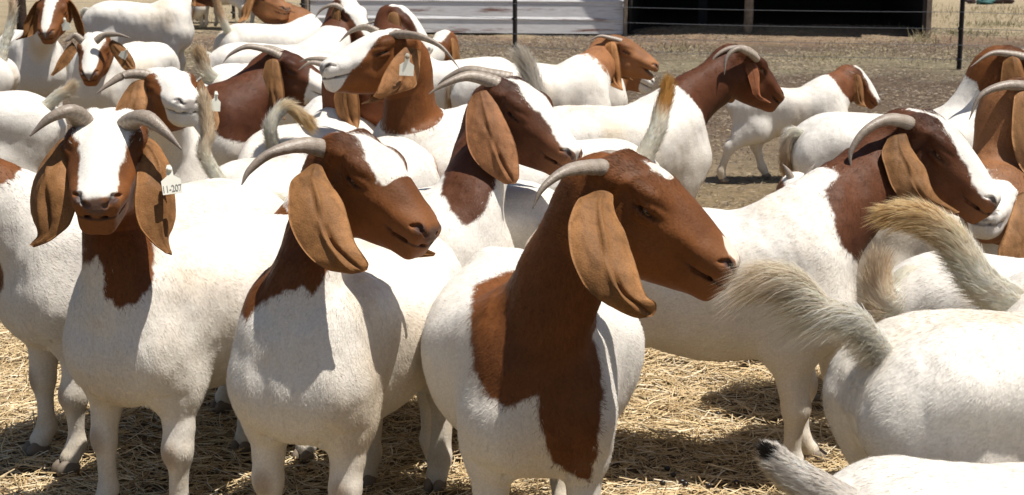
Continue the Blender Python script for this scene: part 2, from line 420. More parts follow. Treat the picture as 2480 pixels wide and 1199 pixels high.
    for i in range(12):
        t_ = (i+.5)/12; la = lt*(1-t_)+hl*t_; dd = NC[i+1]-NC[i]; dd /= np.linalg.norm(dd)+1e-9; la = la-dd*(la@dd); la /= np.linalg.norm(la)+1e-9
        G.cone(NC[i], NC[i+1], NR[i], NR[i+1], .035, la, .72+.06*t_)
    # head
    G.loft(HO, HR, hs, HX, HT, HB, HW, n=2.15, egg=-.10 if not face else face.get('egg', -.1), k=.022*hs)
    hk = hs
    if lod >= 1:
        for sd in (1, -1):
            G.ell(H(.084, sd*.067, .050), np.array([.036, .024, .020])*hk, HR, .022)        # brow
            G.ell(H(.099, sd*.071, .024), np.array([.024, .017, .017])*hk, HR, .012)        # eyelids
            G.cone(H(.03, sd*.040, -.062), H(.14, sd*.036, -.056), .038*hk, .030*hk, .05)  # jaw
            G.cone(H(-.01, sd*.050, .030), H(.015, sd*.062, .030), .026*hk, .022*hk, .02)   # ear root
            G.cone(H(.022, sd*.028, .052), H(.002, sd*.036, .052), .024*hk, .021*hk, .025)  # horn root
            G.cone(H(.235, sd*.034, .004), H(.276, sd*.027, .006), .025*hk, .021*hk, .02)   # upper lip / nostril wing
            G.cone(H(.215, sd*.030, -.050), H(.275, sd*.019, -.051), .021*hk, .020*hk, .014)  # lower lip
            if lod >= 2:
                la = HR[:, 1]
                G.ell(H(.100, sd*.075, .036), np.array([.026, .016, .0085])*hk, HR, .006)        # upper lid
                G.ell(H(.099, sd*.076, .013), np.array([.021, .013, .008])*hk, HR, .006)         # lower lid
                G.cone(H(.082, sd*.088, .0265), H(.100, sd*.088, .0255), .0032*hk, .0038*hk, .003, la, 4, sub=True)
                G.cone(H(.100, sd*.088, .0255), H(.122, sd*.083, .019), .0038*hk, .0042*hk, .003, la, 4, sub=True)
                G.cone(H(.122, sd*.081, .019), H(.139, sd*.074, .006), .0032*hk, .0015*hk, .004, la, 3, sub=True)
                G.cone(H(.262, sd*.046, .018), H(.278, sd*.040, .027), .0032*hk, .0048*hk, .004, la, 2.2, sub=True)      # nostril
                G.cone(H(.278, sd*.040, .027), H(.297, sd*.020, .011), .0054*hk, .0040*hk, .004, la, 1.6, sub=True)
                G.cone(H(.206, sd*.066, -.010), H(.236, sd*.056, -.023), .0022*hk, .0038*hk, .004, la, 3, sub=True)   # mouth line
                G.cone(H(.236, sd*.056, -.023), H(.268, sd*.042, -.0195), .0046*hk, .0042*hk, .004, la, 3.2, sub=True)
                G.cone(H(.268, sd*.042, -.0195), H(.308, sd*.008, -.014), .0042*hk, .0038*hk, .004, la, 2.5, sub=True)
                G.cone(H(.045, sd*.086, -.02), H(.045, sd*.083, .030), .005*hk, .004*hk, .02, sub=True)
                G.ell(H(.155, sd*.047, .012), np.array([.045, .018, .014])*hk, HR, .03)        # facial crest
        if open_mouth:
            G.cone(H(.235, 0, -.026), H(.33, 0, -.034), .007*hk, .019*hk, .008, HR[:, 1], 5, sub=True)
    V, Q = G.nets(); V = smooth(V, Q, 2 if lod >= 2 else 1, .5)
    V[:, 2] = np.maximum(V[:, 2], .012)
    # fine surface relief
    if lod >= 1:
        N, _ = vnormals(V, Q); HL = (V-HO)@HR/hs
        onhead = sstep(.12, .05, np.abs(HL[:, 1]))*sstep(-.1, 0, HL[:, 0])*sstep(-.16, -.1, HL[:, 2])
        V = V+N*((fbm(V, 9, seed)*.0050+fbm(V*np.array([1, 1, .3]), 20, seed+8)*.0042+fbm(V*np.array([1, 1, .5]), 40, seed+5)*.0016)*(1-onhead*.8))[:, None]
    N, area = vnormals(V, Q)

    pols = [(np.array(p_[0], float) if isinstance(p_, tuple) else np.array(p_, float)) for p_ in patches]
    wpols = [np.array(p_, float) for p_ in white_patches]
    def polysd(P2, poly):
        d = np.full(len(P2), 1e9); ins = np.zeros(len(P2), bool)
        for a, b_ in zip(poly, np.roll(poly, -1, 0)):
            e = b_-a; w_ = P2-a; t = np.clip((w_@e)/(e@e), 0, 1); d = np.minimum(d, np.linalg.norm(w_-t[:, None]*e, axis=1))
            c = ((a[1] > P2[:, 1]) != (b_[1] > P2[:, 1])) & (P2[:, 0] < (b_[0]-a[0])*(P2[:, 1]-a[1])/(b_[1]-a[1]+1e-9)+a[0]); ins ^= c
        return np.where(ins, d, -d)
    if blaze is not None:
        bxs, bvs = spline(blaze[0], blaze[1])
    neckdir = P3-P0; 
    def masks(P):
        """brown signed distance (m)"""
        HL = (P-HO)@HR/hs
        # position along the neck curve
        dmin = np.full(len(P), 1e9); tn = np.zeros(len(P))
        for i in range(12):
            e = NC[i+1]-NC[i]; q = np.clip(((P-NC[i])@e)/(e@e), 0 if i else -2, 1 if i < 11 else 2); d = np.linalg.norm(P-NC[i]-q[:, None]*e, axis=1)/(NR[i]+(NR[i+1]-NR[i])*q*.9)
            m_ = d < dmin; dmin = np.where(m_, d, dmin); tn = np.where(m_, (i+q)/12, tn)
        j = np.clip((tn*12).astype(int), 0, 11)
        tilt = collar_tilt*((P[:, 0]-NC[j][:, 0])/.1)*.1
        inhead = (HL[:, 0] > -.08) & (HL[:, 0] < .33) & (np.abs(HL[:, 1]) < .14) & (HL[:, 2] < .16) & (HL[:, 2] > -.15)
        inhead &= (HL[:, 2] > np.interp(HL[:, 0], HX, HB)-.03) & (np.abs(HL[:, 1]) < np.interp(HL[:, 0], HX, HW)+.045)
        bd = np.minimum((tn-(1-neck_brown)+tilt)*dist, (1.6-dmin)*.1)
        onneck = (dmin < 1.35) & (tn > -.2)
        bd = np.where(inhead, np.maximum(bd, .05), bd)
        bd = np.where((P[:, 2] < .30*k) & (not body_brown), -1, bd)
        if body_brown: bd = np.where(~inhead, 1.0, bd)
        fu = (not body_brown) & (P[:, 0] < .0*k) & ~inhead & (np.linalg.norm(P-P3, axis=1) > .25); bd = np.where(fu, -1, bd)
        if blaze is not None:
            phi = np.degrees(np.arctan2(np.abs(HL[:, 1])/np.interp(HL[:, 0], HX, HW), (HL[:, 2]-np.interp(HL[:, 0], HX, np.array(HT)*.5+np.array(HB)*.5))/np.interp(HL[:, 0], HX, (np.array(HT)-HB)/2)))
            lim = np.interp(HL[:, 0], bxs, bvs); wd_ = (phi-lim)*.0011
            bd = np.where(inhead & (HL[:, 0] > -.06), np.minimum(bd, wd_), bd)
        if pols or wpols:
            p2, ss = proj(toW(P))
            for pl in pols: bd = np.maximum(bd, np.where(ss > bs*.80, polysd(p2, pl)/ss, -1))
            for pl in wpols: bd = np.where(onneck | inhead, np.minimum(bd, -polysd(p2, pl)/ss), bd)
        return bd, HL, tn, inhead
    def colour(P, Nn=None, r_=None, hair=False):
        bd, HL, tn, inhead = masks(P)
        edge = fbm(P, 45, seed+3)*.007+fbm(P, 130, seed+9)*.003
        if hair: edge = edge+r_.normal(0, .0042, len(P))
        a = sstep(-.002 if hair else -.0035, .002 if hair else .0035, bd+edge)[:, None]
        n1 = fbm(P, 6, seed+1)[:, None]; n2 = fbm(P, 22, seed+2)[:, None]
        wh = WHITE*(1+.03*n1)*np.array([1, 1, 1])+np.clip(n1*.5+n2*.35, 0, 1)*np.array([-.01, -.045, -.09])
        stn = sstep(.12, .7, fbm(P*np.array([1, 1, .7]), 4.5, seed+70))[:, None]; wh = wh*(1-stn*np.array([.10, .17, .27]))
        low = sstep(.40*k, .06*k, P[:, 2])[:, None]
        wh = wh*(1-low*.14*np.array([.7, 1.0, 1.5])*(1+n2))
        kn = np.zeros((len(P), 1))
        for nm in ('fl', 'fr'):
            c = np.array(dl[nm][2])*k+np.array([.035, 0, -.004])*k; kn = np.maximum(kn, .6*sstep(.034, .010, np.linalg.norm((P-c)*np.array([1, 1, .7]), axis=1))[:, None])
        wh = wh*(1-kn)+np.array([.34, .22, .13])*kn
        br = brown*(1+.20*n1+.22*n2)
        dk = np.clip(sstep(.03, .085, HL[:, 2])*sstep(.12, .02, HL[:, 0])*inhead*dark_poll*1.2, 0, 1)[:, None]
        mane = np.zeros((len(P), 1))
        if mane_dark:
            j = np.clip((tn*12).astype(int), 0, 11); off = (NC[j+1]-NC[j]); off = off/np.linalg.norm(off, axis=1)[:, None]
            bk = np.cross(off, lt); side = ((P-NC[j])*bk).sum(1)/NR[j]; mane = (sstep(.1, -.7, side)*mane_dark*(~inhead))[:, None]
        br = br*(1-np.maximum(dk, mane)*.62)+DARK*np.maximum(dk, mane)*.3
        mz = (inhead*sstep(.20, .30, HL[:, 0]))[:, None]; br = br*(1-.45*mz)+GOLD*.8*mz*.45
        rg = (inhead*sstep(.045, .075, HL[:, 2]+HL[:, 0]*.12)*sstep(.26, .2, HL[:, 0]))[:, None]; br = br*(1-.28*rg)
        ck = (inhead*sstep(.06, .16, HL[:, 0])*sstep(.05, -.04, HL[:, 2]))[:, None]; br = br*(1+.22*ck)
        col = wh*(1-a)+br*a
        # nose leather, lips, eyelids
        for sd in (1, -1):
            e = np.linalg.norm((HL-np.array([.107, sd*.087, .0235]))*np.array([.46, .6, 2.5]), axis=1); m_ = (sstep(.0175, .007, e)*.85)[:, None]; col = col*(1-m_)+np.array([.055, .028, .018])*m_
            e = np.linalg.norm((HL-np.array([.283, sd*.032, .020]))*np.array([1, .8, 1]), axis=1); m_ = (sstep(.017, .008, e)*.85)[:, None]; col = col*(1-m_)+np.array([.06, .042, .04])*m_
        e = np.linalg.norm((HL-np.array([.298, 0, .010]))*np.array([1, .8, 1]), axis=1); m_ = (sstep(.026, .012, e)*.7)[:, None]; col = col*(1-m_)+GREYSKIN*m_
        m_ = (inhead*sstep(.005, .002, np.abs(HL[:, 2]+.0195))*sstep(.20, .235, HL[:, 0])*.75)[:, None]; col = col*(1-m_)+np.array([.05, .03, .025])*m_
        if hair: col = col*np.clip(1+r_.normal(0, 1, (len(P), 1))*(.085+.13*a), .55, 1.4)
        return np.clip(col, .01, .88)
    col = colour(V)*.93
    GOATS.append((label[:30], proj(toW(H(.1, 0, 0)[None]))[0][0].astype(int), int(np.linalg.norm(P3-P0)*100)))
    root = empty(name, tuple(org), th); tag(root, label, 'goat', group)
    allV, fs, cols = V, [Q], col
    if strand:
        def dirf(P):
            HL = (P-HO)@HR/hs
            wh_ = (sstep(.15, .09, np.abs(HL[:, 1]))*sstep(-.12, -.02, HL[:, 0])*sstep(-.17, -.12, HL[:, 2])*sstep(.2, .12, HL[:, 2]))[:, None]
            lg = sstep(.42*k, .30*k, P[:, 2])[:, None]
            dn = np.linalg.norm(P[:, None]-NC[None, ::3], axis=2).min(1); wn = sstep(.22, .12, dn)[:, None]
            d = np.array([-.85, 0, -.45])*(1-lg)+np.array([-.1, 0, -1])*lg
            d = d*(1-wn)+(P0-P3)/np.linalg.norm(P3-P0)*wn; d = d*(1-wh_)+(-HR[:, 0])*wh_
            d = d+.45*np.stack([vnoise(P, 7, seed+20+i) for i in range(3)], 1)
            return d
        def lenf(P):
            HL = (P-HO)@HR/hs
            hd_ = (np.abs(HL[:, 1]) < .11) & (HL[:, 0] > -.03) & (HL[:, 0] < .33) & (np.abs(HL[:, 2]) < .14)
            L = np.where(hd_, np.interp(HL[:, 0], [-.03, .03, .12, .22, .30], [.015, .014, .0105, .007, .003]), .016)
            return L*np.where(P[:, 2] < .28*k, .7, 1)
        wv = toW(V)[:, 1]*0; 
        camdir = np.array([0, 0, CAMH])-toW(V); camdir /= np.linalg.norm(camdir, axis=1)[:, None]; vis = ((N@Rz.T)*camdir).sum(1)
        fw = np.where(vis[Q].max(1) > -.25, 1.0, .25)
        HV = (V-HO)@HR/hs; nh = (HV[:, 0] > -.03) & (np.abs(HV[:, 1]) < .11) & (np.abs(HV[:, 2]) < .13) & (HV[:, 0] < .33)
        fw = fw*np.where(nh[Q[:, 0]], 3.2, 1)
        sv, sf, scc = strands(V, Q, N, area, strand, dirf, lenf, .00075 if lod >= 3 else .0010, .125, lambda P, n_, r_: colour(P, n_, r_, True), 1, 0, .22, rs, fw)
        sf = [f+len(V) for f in sf]; allV = np.vstack([V, sv]); fs = [Q]+sf; cols = np.vstack([col, scc])
    body_o = mesh('body', allV, fs, M['coat'], root, cols)
    # eyes
    if lod >= 2:
        for sd in (1, -1):
            v, f = blob(H(.101, sd*.0735, .024), np.array([.0125, .0125, .0125])*hs, 16, 10); eo = mesh('eye', v, f, M['eye'], root); v, f = blob(H(.103, sd*.0805, .0245), (1, 1, 1), 12, 8); v = (v-H(.103, sd*.0805, .0245))@np.diag([.0062, .0062, .0024])@HR.T*hs+H(.103, sd*.0805, .0245); mesh('pupil', v, f, M['pupil'], eo)
    # horns
    hlist = []
    if horns is True:
        for sd in (1, -1):
            pts = []; p = H(.010, sd*.033, .062); a = R(58); L = horn_len*hs; n_ = 24
            for i in range(n_):
                t = i/(n_-1); ang = a+R(horn_curl)*t
                dl_ = np.array([-sin(ang-R(30)+.0), sd*(horn_splay*(.25+.9*t)), cos(ang-R(30))]); dl_ /= np.linalg.norm(dl_)
                pts.append(p); p = p+HR@dl_*L/n_
            hlist.append((np.array(pts), .0205*hs))
    elif horns:
        for spec in horns:                                   # pixel path with depths
            pp = np.array([toL(ws(q))[0] for q in spec['p']]); hlist.append((catmull(pp, 30), spec.get('r', .0205)*hs))
    for pts, r0 in hlist:
        t = np.linspace(0, 1, len(pts)); rad = r0*(1-t**1.6*.93)*(1+.035*np.sin(t*70)*(1-t)) if lod < 2 else None
        n2 = 90 if lod >= 2 else len(pts); pts2 = catmull(pts, n2); t = np.linspace(0, 1, n2)
        rad = r0*(1-.94*t**1.7)*(1+.022*np.sin(t*95+2*np.sin(t*9))*(1-t))
        v, f = tube(pts2, rad, 14, .80, HR[:, 2]*.3+HR[:, 1])
        tv = np.concatenate([np.repeat(t, 14), [0, 1]])[:, None]
        cc = np.array([.34, .275, .21])*(1-tv)+np.array([.23, .185, .145])*tv; cc = cc*(1+.22*fbm(v*np.array([1, 1, 1]), 30, seed)[:, None])+.035*np.sin(tv*95+2*np.sin(tv*9))*(1-tv)
        mesh('horn', v, f, M['horn'], root, np.clip(cc, .03, .9))
    # ears
    earobjs = {}
    elist = []
    if ears == 'none': pass
    elif ears:
        for e in ears: elist.append(e)
    if ears is None:
        for sd in (1, -1): elist.append(dict(auto=sd))
    for e in elist:
        if 'auto' in e:
            sd = e['auto']; b0 = H(.000, sd*.066, .034); out = HR[:, 1]*sd; fwd = HR[:, 0].copy(); dn = np.array([0, 0, -1.])
            fh = fwd-dn*(fwd@dn); fh /= np.linalg.norm(fh)+1e-9
            L = e.get('len', ear_len)*hs; eo = e.get('out', ear_out); ef = e.get('fwd', ear_fwd)
            P = [b0-out*.006, b0+out*.022*hs+dn*.004+fh*.004, b0+out*(.03+.03*eo)*hs+dn*L*.25+fh*.01, b0+out*(.03+.065*eo)*hs+dn*L*.55+fh*L*.5*ef, b0+out*(.02+.10*eo)*hs+dn*L*.85+fh*L*1.0*ef, b0+out*(.03+.16*eo)*hs+dn*L*.99+fh*L*(1.2*ef+.18)]
            P = np.array(P); tw = R(e.get('twist', ear_twist)); wd = fh*cos(tw)+out*sin(tw)
            Wv = [wd]*len(P); hw = np.array([.016, .030, .044, .052, .040, .006])*hs*ear_w/.115; nrm = out; curl = e.get('curl', .30)
        else:
            lr = e['lr']                                       # rows: (lx, ly, rx, ry, depth_l, depth_r)
            Lp = np.array([toL(ws((q[0], q[1], q[4])))[0] for q in lr]); Rp = np.array([toL(ws((q[2], q[3], q[5])))[0] for q in lr])
            P = (Lp+Rp)/2; Wv = (Rp-Lp)/2; curl = e.get('curl', .25); hw = None
        nu, nv = (64, 25) if lod >= 3 else (36, 15) if lod == 2 else (16, 9)
        Pc = catmull(P, nu)
        if hw is not None:
            hw2 = np.maximum(catmull(np.stack([np.arange(len(hw)), hw], 1), nu)[:, 1], .003); Wd = np.array(wd)[None]*hw2[:, None]
        else:
            Wd = catmull(Wv, nu)
        T = frame_along(Pc); Nn = np.cross(T, Wd); Nn /= np.linalg.norm(Nn, axis=1)[:, None]+1e-9
        tocam = np.array([0, 0, CAMH])-toW(Pc); tocam = tocam@Rz
        head_out = Pc-H(.06, 0, -.02)
        sgn = np.sign((Nn*head_out).sum(1).mean()) or 1; Nn = Nn*sgn
        vv = np.linspace(-1, 1, nv); u_ = np.linspace(0, 1, nu)[:, None]
        wl = np.linalg.norm(Wd, axis=1)[:, None]
        bend = -curl*wl*(vv[None]**2)*(1-.3*u_)                # edges fold toward the head
        ridge = (.20*wl*np.exp(-((vv[None]-(.15-.25*u_))/.10)**2)*np.sin(u_*pi)**.7 - .22*wl*np.exp(-((vv[None]+(.28-.75*u_))/.09)**2)*sstep(.2, .55, u_)*sstep(1, .8, u_))
        S = Pc[:, None]+Wd[:, None]*vv[None, :, None]+Nn[:, None]*(bend+ridge)[..., None]
        flat = S.reshape(-1, 3); nz = fbm(flat, 22, seed+40)*.0045+fbm(flat*np.array([1, 1, .4]), 60, seed+41)*.0018
        S = S+(Nn[:, None]*nz.reshape(nu, nv)[..., None])
        thick = .0032*hs*(1-.55*vv[None]**4)*(1-.3*u_)+.0006
        A = (S+Nn[:, None]*thick[..., None]).reshape(-1, 3); B = (S-Nn[:, None]*thick[..., None]).reshape(-1, 3)
        i = np.arange(nu-1)[:, None]*nv; j = np.arange(nv-1)[None]
        q = np.stack([i+j, i+j+1, i+nv+j+1, i+nv+j], -1).reshape(-1, 4); o_ = nu*nv
        rim = np.concatenate([np.arange(nv-1), np.arange(1, nu)*nv-1 if False else np.array([], int)])
        bdr = list(range(nv))+[r_*nv+nv-1 for r_ in range(1, nu)]+[(nu-1)*nv+c_ for c_ in range(nv-2, -1, -1)]+[r_*nv for r_ in range(nu-2, 0, -1)]
        bdr = np.array(bdr); bn = np.roll(bdr, -1); rq = np.stack([bdr, bn, bn+o_, bdr+o_], 1)
        EV = np.vstack([A, B]); ecol = brown*.35+TAN*.65
        if 'col' in e: ecol = np.array(e['col'])
        uu = np.repeat(u_[:, 0], nv); vvv = np.tile(vv, nu)
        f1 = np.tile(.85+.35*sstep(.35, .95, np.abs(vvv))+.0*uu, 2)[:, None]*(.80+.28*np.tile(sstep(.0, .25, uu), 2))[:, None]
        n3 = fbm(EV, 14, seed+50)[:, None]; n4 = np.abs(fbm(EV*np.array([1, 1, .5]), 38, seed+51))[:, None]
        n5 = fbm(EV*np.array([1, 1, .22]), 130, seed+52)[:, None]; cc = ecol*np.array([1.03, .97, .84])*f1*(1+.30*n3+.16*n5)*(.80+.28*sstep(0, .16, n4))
        if e.get('wp') is not None:
            m_ = np.tile(sstep(*e['wp'], uu), 2)[:, None]; cc = cc*(1-m_)+WHITE*m_
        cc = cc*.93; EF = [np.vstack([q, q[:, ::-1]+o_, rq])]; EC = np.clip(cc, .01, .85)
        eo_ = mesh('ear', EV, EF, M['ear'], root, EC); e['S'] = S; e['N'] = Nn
        if e.get('label'): eo_['label'] = e['label']
        e['P'] = Pc
    # ear tags
    for tg in tags:
        c = toL(ws(tg['p']))[0]; sz = tg['size']; yw = R(tg.get('yaw', -90))-th; rl = R(tg.get('roll', 0)); pt = R(tg.get('pitch', 0))
        fz = np.array([cos(yw)*cos(pt), sin(yw)*cos(pt), sin(pt)]); lx = np.array([-sin(yw), cos(yw), 0]); uz = np.cross(fz, lx)
        lx, uz = lx*cos(rl)+uz*sin(rl), uz*cos(rl)-lx*sin(rl)
        ol = [(-.5, -.55), (.5, -.55), (.5, .18), (.17, .42), (.15, .85), (.08, 1.0), (-.08, 1.0), (-.15, .85), (-.17, .42), (-.5, .18)]
        ol = np.array(ol)*sz; n_ = len(ol); tk = .0022
        # rounded corners
        f_ = np.array([c+lx*a+uz*b_+fz*tk for a, b_ in ol]); bk_ = np.array([c+lx*a+uz*b_ for a, b_ in ol])
        VV = np.vstack([f_, bk_, [c+fz*tk, c]]); jj = np.arange(n_); jn = (jj+1) % n_
        fsx = [np.stack([jj, jn, jn+n_, jj+n_], 1), np.vstack([np.stack([np.full(n_, 2*n_), jj, jn], 1), np.stack([np.full(n_, 2*n_+1), jn+n_, jj+n_], 1)])]
        to = mesh('ear_tag', VV, fsx, M['tag'], root, smooth=False)
        bo_, bf_ = blob(c+uz*sz*.74+fz*.003, (sz*.15, sz*.15, sz*.15)); mesh('tag_button', bo_, bf_, M['tag'] if tg.get('button', 1) else M['tag_hole'], to)
        if tg.get('text'):
            cu = bpy.data.curves.new('tag_number', 'FONT'); cu.body = tg['text']; cu.size = sz*.38; cu.align_x = 'CENTER'; cu.align_y = 'CENTER'; cu.extrude = .0003; cu.space_character = .95
            tobj = bpy.data.objects.new('tmp', cu); C.objects.link(tobj)
            dg = bpy.context.evaluated_depsgraph_get(); me = bpy.data.meshes.new_from_object(tobj.evaluated_get(dg)); bpy.data.objects.remove(tobj)
            nm_ = bpy.data.objects.new('tag_number', me); C.objects.link(nm_); nm_.parent = to
            me.materials.clear(); me.materials.append(M['ink'])
            Mx = np.eye(4); Mx[:3, 0] = lx; Mx[:3, 1] = uz*1.35; Mx[:3, 2] = fz; Mx[:3, 3] = c+fz*(tk+.0008)-uz*sz*.28
            me.transform(Matrix(Mx.tolist()))
    # tail
    if tail is None: tail = dict(auto=1)
    tail.setdefault('r', .024)
    if tail:
        b0 = np.array([-.445, 0, .645])*k
        if 'p' in tail:
            TP = np.array([toL(wt(q))[0] for q in tail['p']]); TP = np.vstack([b0+np.array([.06, 0, -.02]), TP]) if tail.get('root', 1) else TP
        else:
            TP = b0+np.array([(.05, 0, -.03), (-.01, 0, .0), (-.035, .0, -.04), (-.04, .0, -.09), (-.035, .0, -.14)])*k
        n_ = 26; P = catmull(TP, n_); t = np.linspace(0, 1, n_)
        r = tail.get('r', .030)*np.interp(t, [0, .12, .45, .8, 1], [1.25, 1.0, .82, .62, .15])
        v, f = tube(P, r, 12, tail.get('flat', .75), (0, 1, 0)); tv = np.concatenate([np.repeat(t, 12), [0, 1]])
        tip = np.minimum(np.array(tail.get('tip', (.45, .33, .20)))*1.35, .85); rc = np.array(tail.get('base', (.90, .83, .72)))
        def tcol(tq, P_, r_=None):
            m_ = sstep(tail.get('t0', .3), tail.get('t1', .85), tq+fbm(P_, 25, seed+60)*.2)[:, None]; c_ = rc*(1-m_)+tip*m_
            c_ = c_*(1+.15*fbm(P_, 40, seed+61)[:, None])
            return np.clip(c_ if r_ is None else c_*np.clip(1+r_.normal(0, .14, (len(P_), 1)), .6, 1.3), .02, .85)
        TV, TF, TC = v, f, tcol(tv, v)
        ctr = np.vstack([np.repeat(P, 12, 0), P[:1], P[-1:]]); TN = v-ctr; TN /= np.linalg.norm(TN, axis=1)[:, None]+1e-9
        nh = tail.get('hair', {3: 5000, 2: 2600, 1: 900, 0: 250}[lod])
        if nh:
            QQ = f[0]; Nv = v*0; ctr = np.vstack([np.repeat(P, 12, 0), P[:1], P[-1:]]); Nv = v-ctr; Nv /= np.linalg.norm(Nv, axis=1)[:, None]+1e-9
            _, ar = vnormals(v, QQ); T = frame_along(P)
            hl_ = tail.get('hl', .05)
            def near(Pq): return np.argmin(((Pq[:, None]-P[None])**2).sum(2), 1)
            wgt = np.interp(np.repeat(np.arange(n_-1), 12)/(n_-1), [0, .2, 1], [.7, 1, 2.2])
            sv, sf, scc = strands(v, QQ, Nv, ar, nh, lambda Pq: T[near(Pq)], lambda Pq: hl_*np.interp(t[near(Pq)], [0, .3, .8, 1], [.45, .9, 1.2, 1.0]),
                                  (.0008 if lod >= 2 else .002), tail.get('lift', .26), lambda Pq, n__, r_: tcol(t[near(Pq)]+.12, Pq, r_), 3, tail.get('droop', .25), .12, rs, wgt)
            sN = np.repeat(sv.reshape(nh, -1, 3)[:, 0], sv.shape[0]//nh, 0); sN = sN-P[near(sN)]; sN /= np.linalg.norm(sN, axis=1)[:, None]+1e-9; TN = np.vstack([TN, sN])
            sf = [x+len(v) for x in sf]; TV = np.vstack([v, sv]); TF = f+sf; TC = np.vstack([TC, scc])
        to_ = mesh('tail', TV, TF, M['tail'], root, TC)
        if len(TN) == len(to_.data.vertices): to_.data.normals_split_custom_set_from_vertices([tuple(q_) for q_ in TN])
    # hooves: two toes each
    if lod >= 1:
        for nm, J in dl.items():
            p = np.array(J[4])*k; parts = []
            for sd in (1, -1):
                v, f = blob(p+np.array([.014, sd*.0135, -.012])*k, np.array([.036, .0155, .026])*k, 10, 7)
                v[:, 2] = np.maximum(v[:, 2], .002); parts.append((v, f))
            v, f = join(parts); mesh('hoof', v, f, M['hoof'], root)
    return root
# ------------------------------------------------------------------ ground
def ground_mat():
    m, t, b = newmat('earth'); N = t.nodes.new; L = t.links.new
    g = N('ShaderNodeNewGeometry'); sp = N('ShaderNodeSeparateXYZ'); L(g.outputs['Position'], sp.inputs[0])
    def noise(sc_, det=6, rough=.6, st=None):
        n = N('ShaderNodeTexNoise'); n.inputs['Scale'].default_value = sc_; n.inputs['Detail'].default_value = det; n.inputs['Roughness'].default_value = rough
        if st:
            mp = N('ShaderNodeMapping'); mp.inputs['Scale'].default_value = st; L(g.outputs['Position'], mp.inputs[0]); L(mp.outputs[0], n.inputs['Vector'])
        else: L(g.outputs['Position'], n.inputs['Vector'])
        return n.outputs['Fac']
    def math_(op, a, b_=None):
        n = N('ShaderNodeMath'); n.operation = op
        for i, v in enumerate((a, b_)):
            if v is None: continue
            if isinstance(v, (int, float)): n.inputs[i].default_value = v
            else: L(v, n.inputs[i])
        return n.outputs[0]
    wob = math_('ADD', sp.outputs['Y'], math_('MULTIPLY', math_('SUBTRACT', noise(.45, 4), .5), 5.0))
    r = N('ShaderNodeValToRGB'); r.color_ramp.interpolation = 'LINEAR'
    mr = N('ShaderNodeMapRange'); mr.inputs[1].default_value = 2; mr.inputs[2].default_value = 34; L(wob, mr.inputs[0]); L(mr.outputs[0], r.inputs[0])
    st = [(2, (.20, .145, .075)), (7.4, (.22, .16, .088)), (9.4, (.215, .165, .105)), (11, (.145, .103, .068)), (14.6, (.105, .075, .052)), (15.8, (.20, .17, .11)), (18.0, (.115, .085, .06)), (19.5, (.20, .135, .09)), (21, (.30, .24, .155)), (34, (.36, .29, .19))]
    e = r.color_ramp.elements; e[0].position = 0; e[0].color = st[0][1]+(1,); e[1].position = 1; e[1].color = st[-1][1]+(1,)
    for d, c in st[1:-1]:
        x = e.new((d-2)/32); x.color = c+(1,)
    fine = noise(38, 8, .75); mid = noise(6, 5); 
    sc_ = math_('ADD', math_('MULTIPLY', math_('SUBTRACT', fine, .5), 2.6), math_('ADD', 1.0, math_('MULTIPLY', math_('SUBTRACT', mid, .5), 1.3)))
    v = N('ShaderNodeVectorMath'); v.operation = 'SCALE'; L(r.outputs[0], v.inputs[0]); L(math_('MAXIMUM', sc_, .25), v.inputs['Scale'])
    gr_ = N('ShaderNodeMix'); gr_.data_type = 'RGBA'; gr_.inputs['B'].default_value = (.13, .14, .06, 1) if 'B' in gr_.inputs else (.13, .14, .06, 1)
    gr_.inputs[7].default_value = (.14, .145, .075, 1); L(v.outputs[0], gr_.inputs[6])
    gm = N('ShaderNodeMapRange'); gm.inputs[1].default_value = .55; gm.inputs[2].default_value = .72; gm.inputs[4].default_value = .28; L(noise(1.1, 5), gm.inputs[0])
    far = N('ShaderNodeMapRange'); far.inputs[1].default_value = 15; far.inputs[2].default_value = 17; L(sp.outputs['Y'], far.inputs[0])
    L(math_('MULTIPLY', gm.outputs[0], far.outputs[0]), gr_.inputs[0])
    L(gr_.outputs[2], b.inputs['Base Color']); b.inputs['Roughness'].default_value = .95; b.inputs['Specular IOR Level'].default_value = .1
    bp = N('ShaderNodeBump'); bp.inputs['Strength'].default_value = .8; bp.inputs['Distance'].default_value = .03; L(fine, bp.inputs['Height']); L(bp.outputs[0], b.inputs['Normal'])
    return m
def gz(x, y):
    P = np.stack([x, y, 0*x], -1).reshape(-1, 3)
    h = fbm(P, 2.2, 90)*.014+fbm(P, 9, 95)*.007
    h = h*np.where(P[:, 1] < 40, 1, 0)
    mound = .10*np.exp(-((P[:, 1]-20.7)/.8)**2)*sstep(1, 2.5, P[:, 0])*sstep(6.2, 4.5, P[:, 0])
    return (h+mound-.006).reshape(x.shape)
ys = np.concatenate([[-30, -5, 0], np.arange(1.2, 9, .045), np.arange(9, 26, .13), [27, 30, 36, 50, 80, 140, 300, 900]])
xs = np.concatenate([[-500, -150, -40, -20, -12], np.arange(-8, 8, .09), [8.2, 12, 20, 40, 150, 500]])
X, Y = np.meshgrid(xs, ys, indexing='ij'); Z = gz(X, Y)
n1, n2 = X.shape; V = np.stack([X, Y, Z], -1).reshape(-1, 3); i = np.arange(n1-1)[:, None]*n2; j = np.arange(n2-1)[None]
F = np.stack([i+j, i+n2+j, i+n2+j+1, i+j+1], -1).reshape(-1, 4)
tag(mesh('ground', V, [F], ground_mat()), kind='structure')

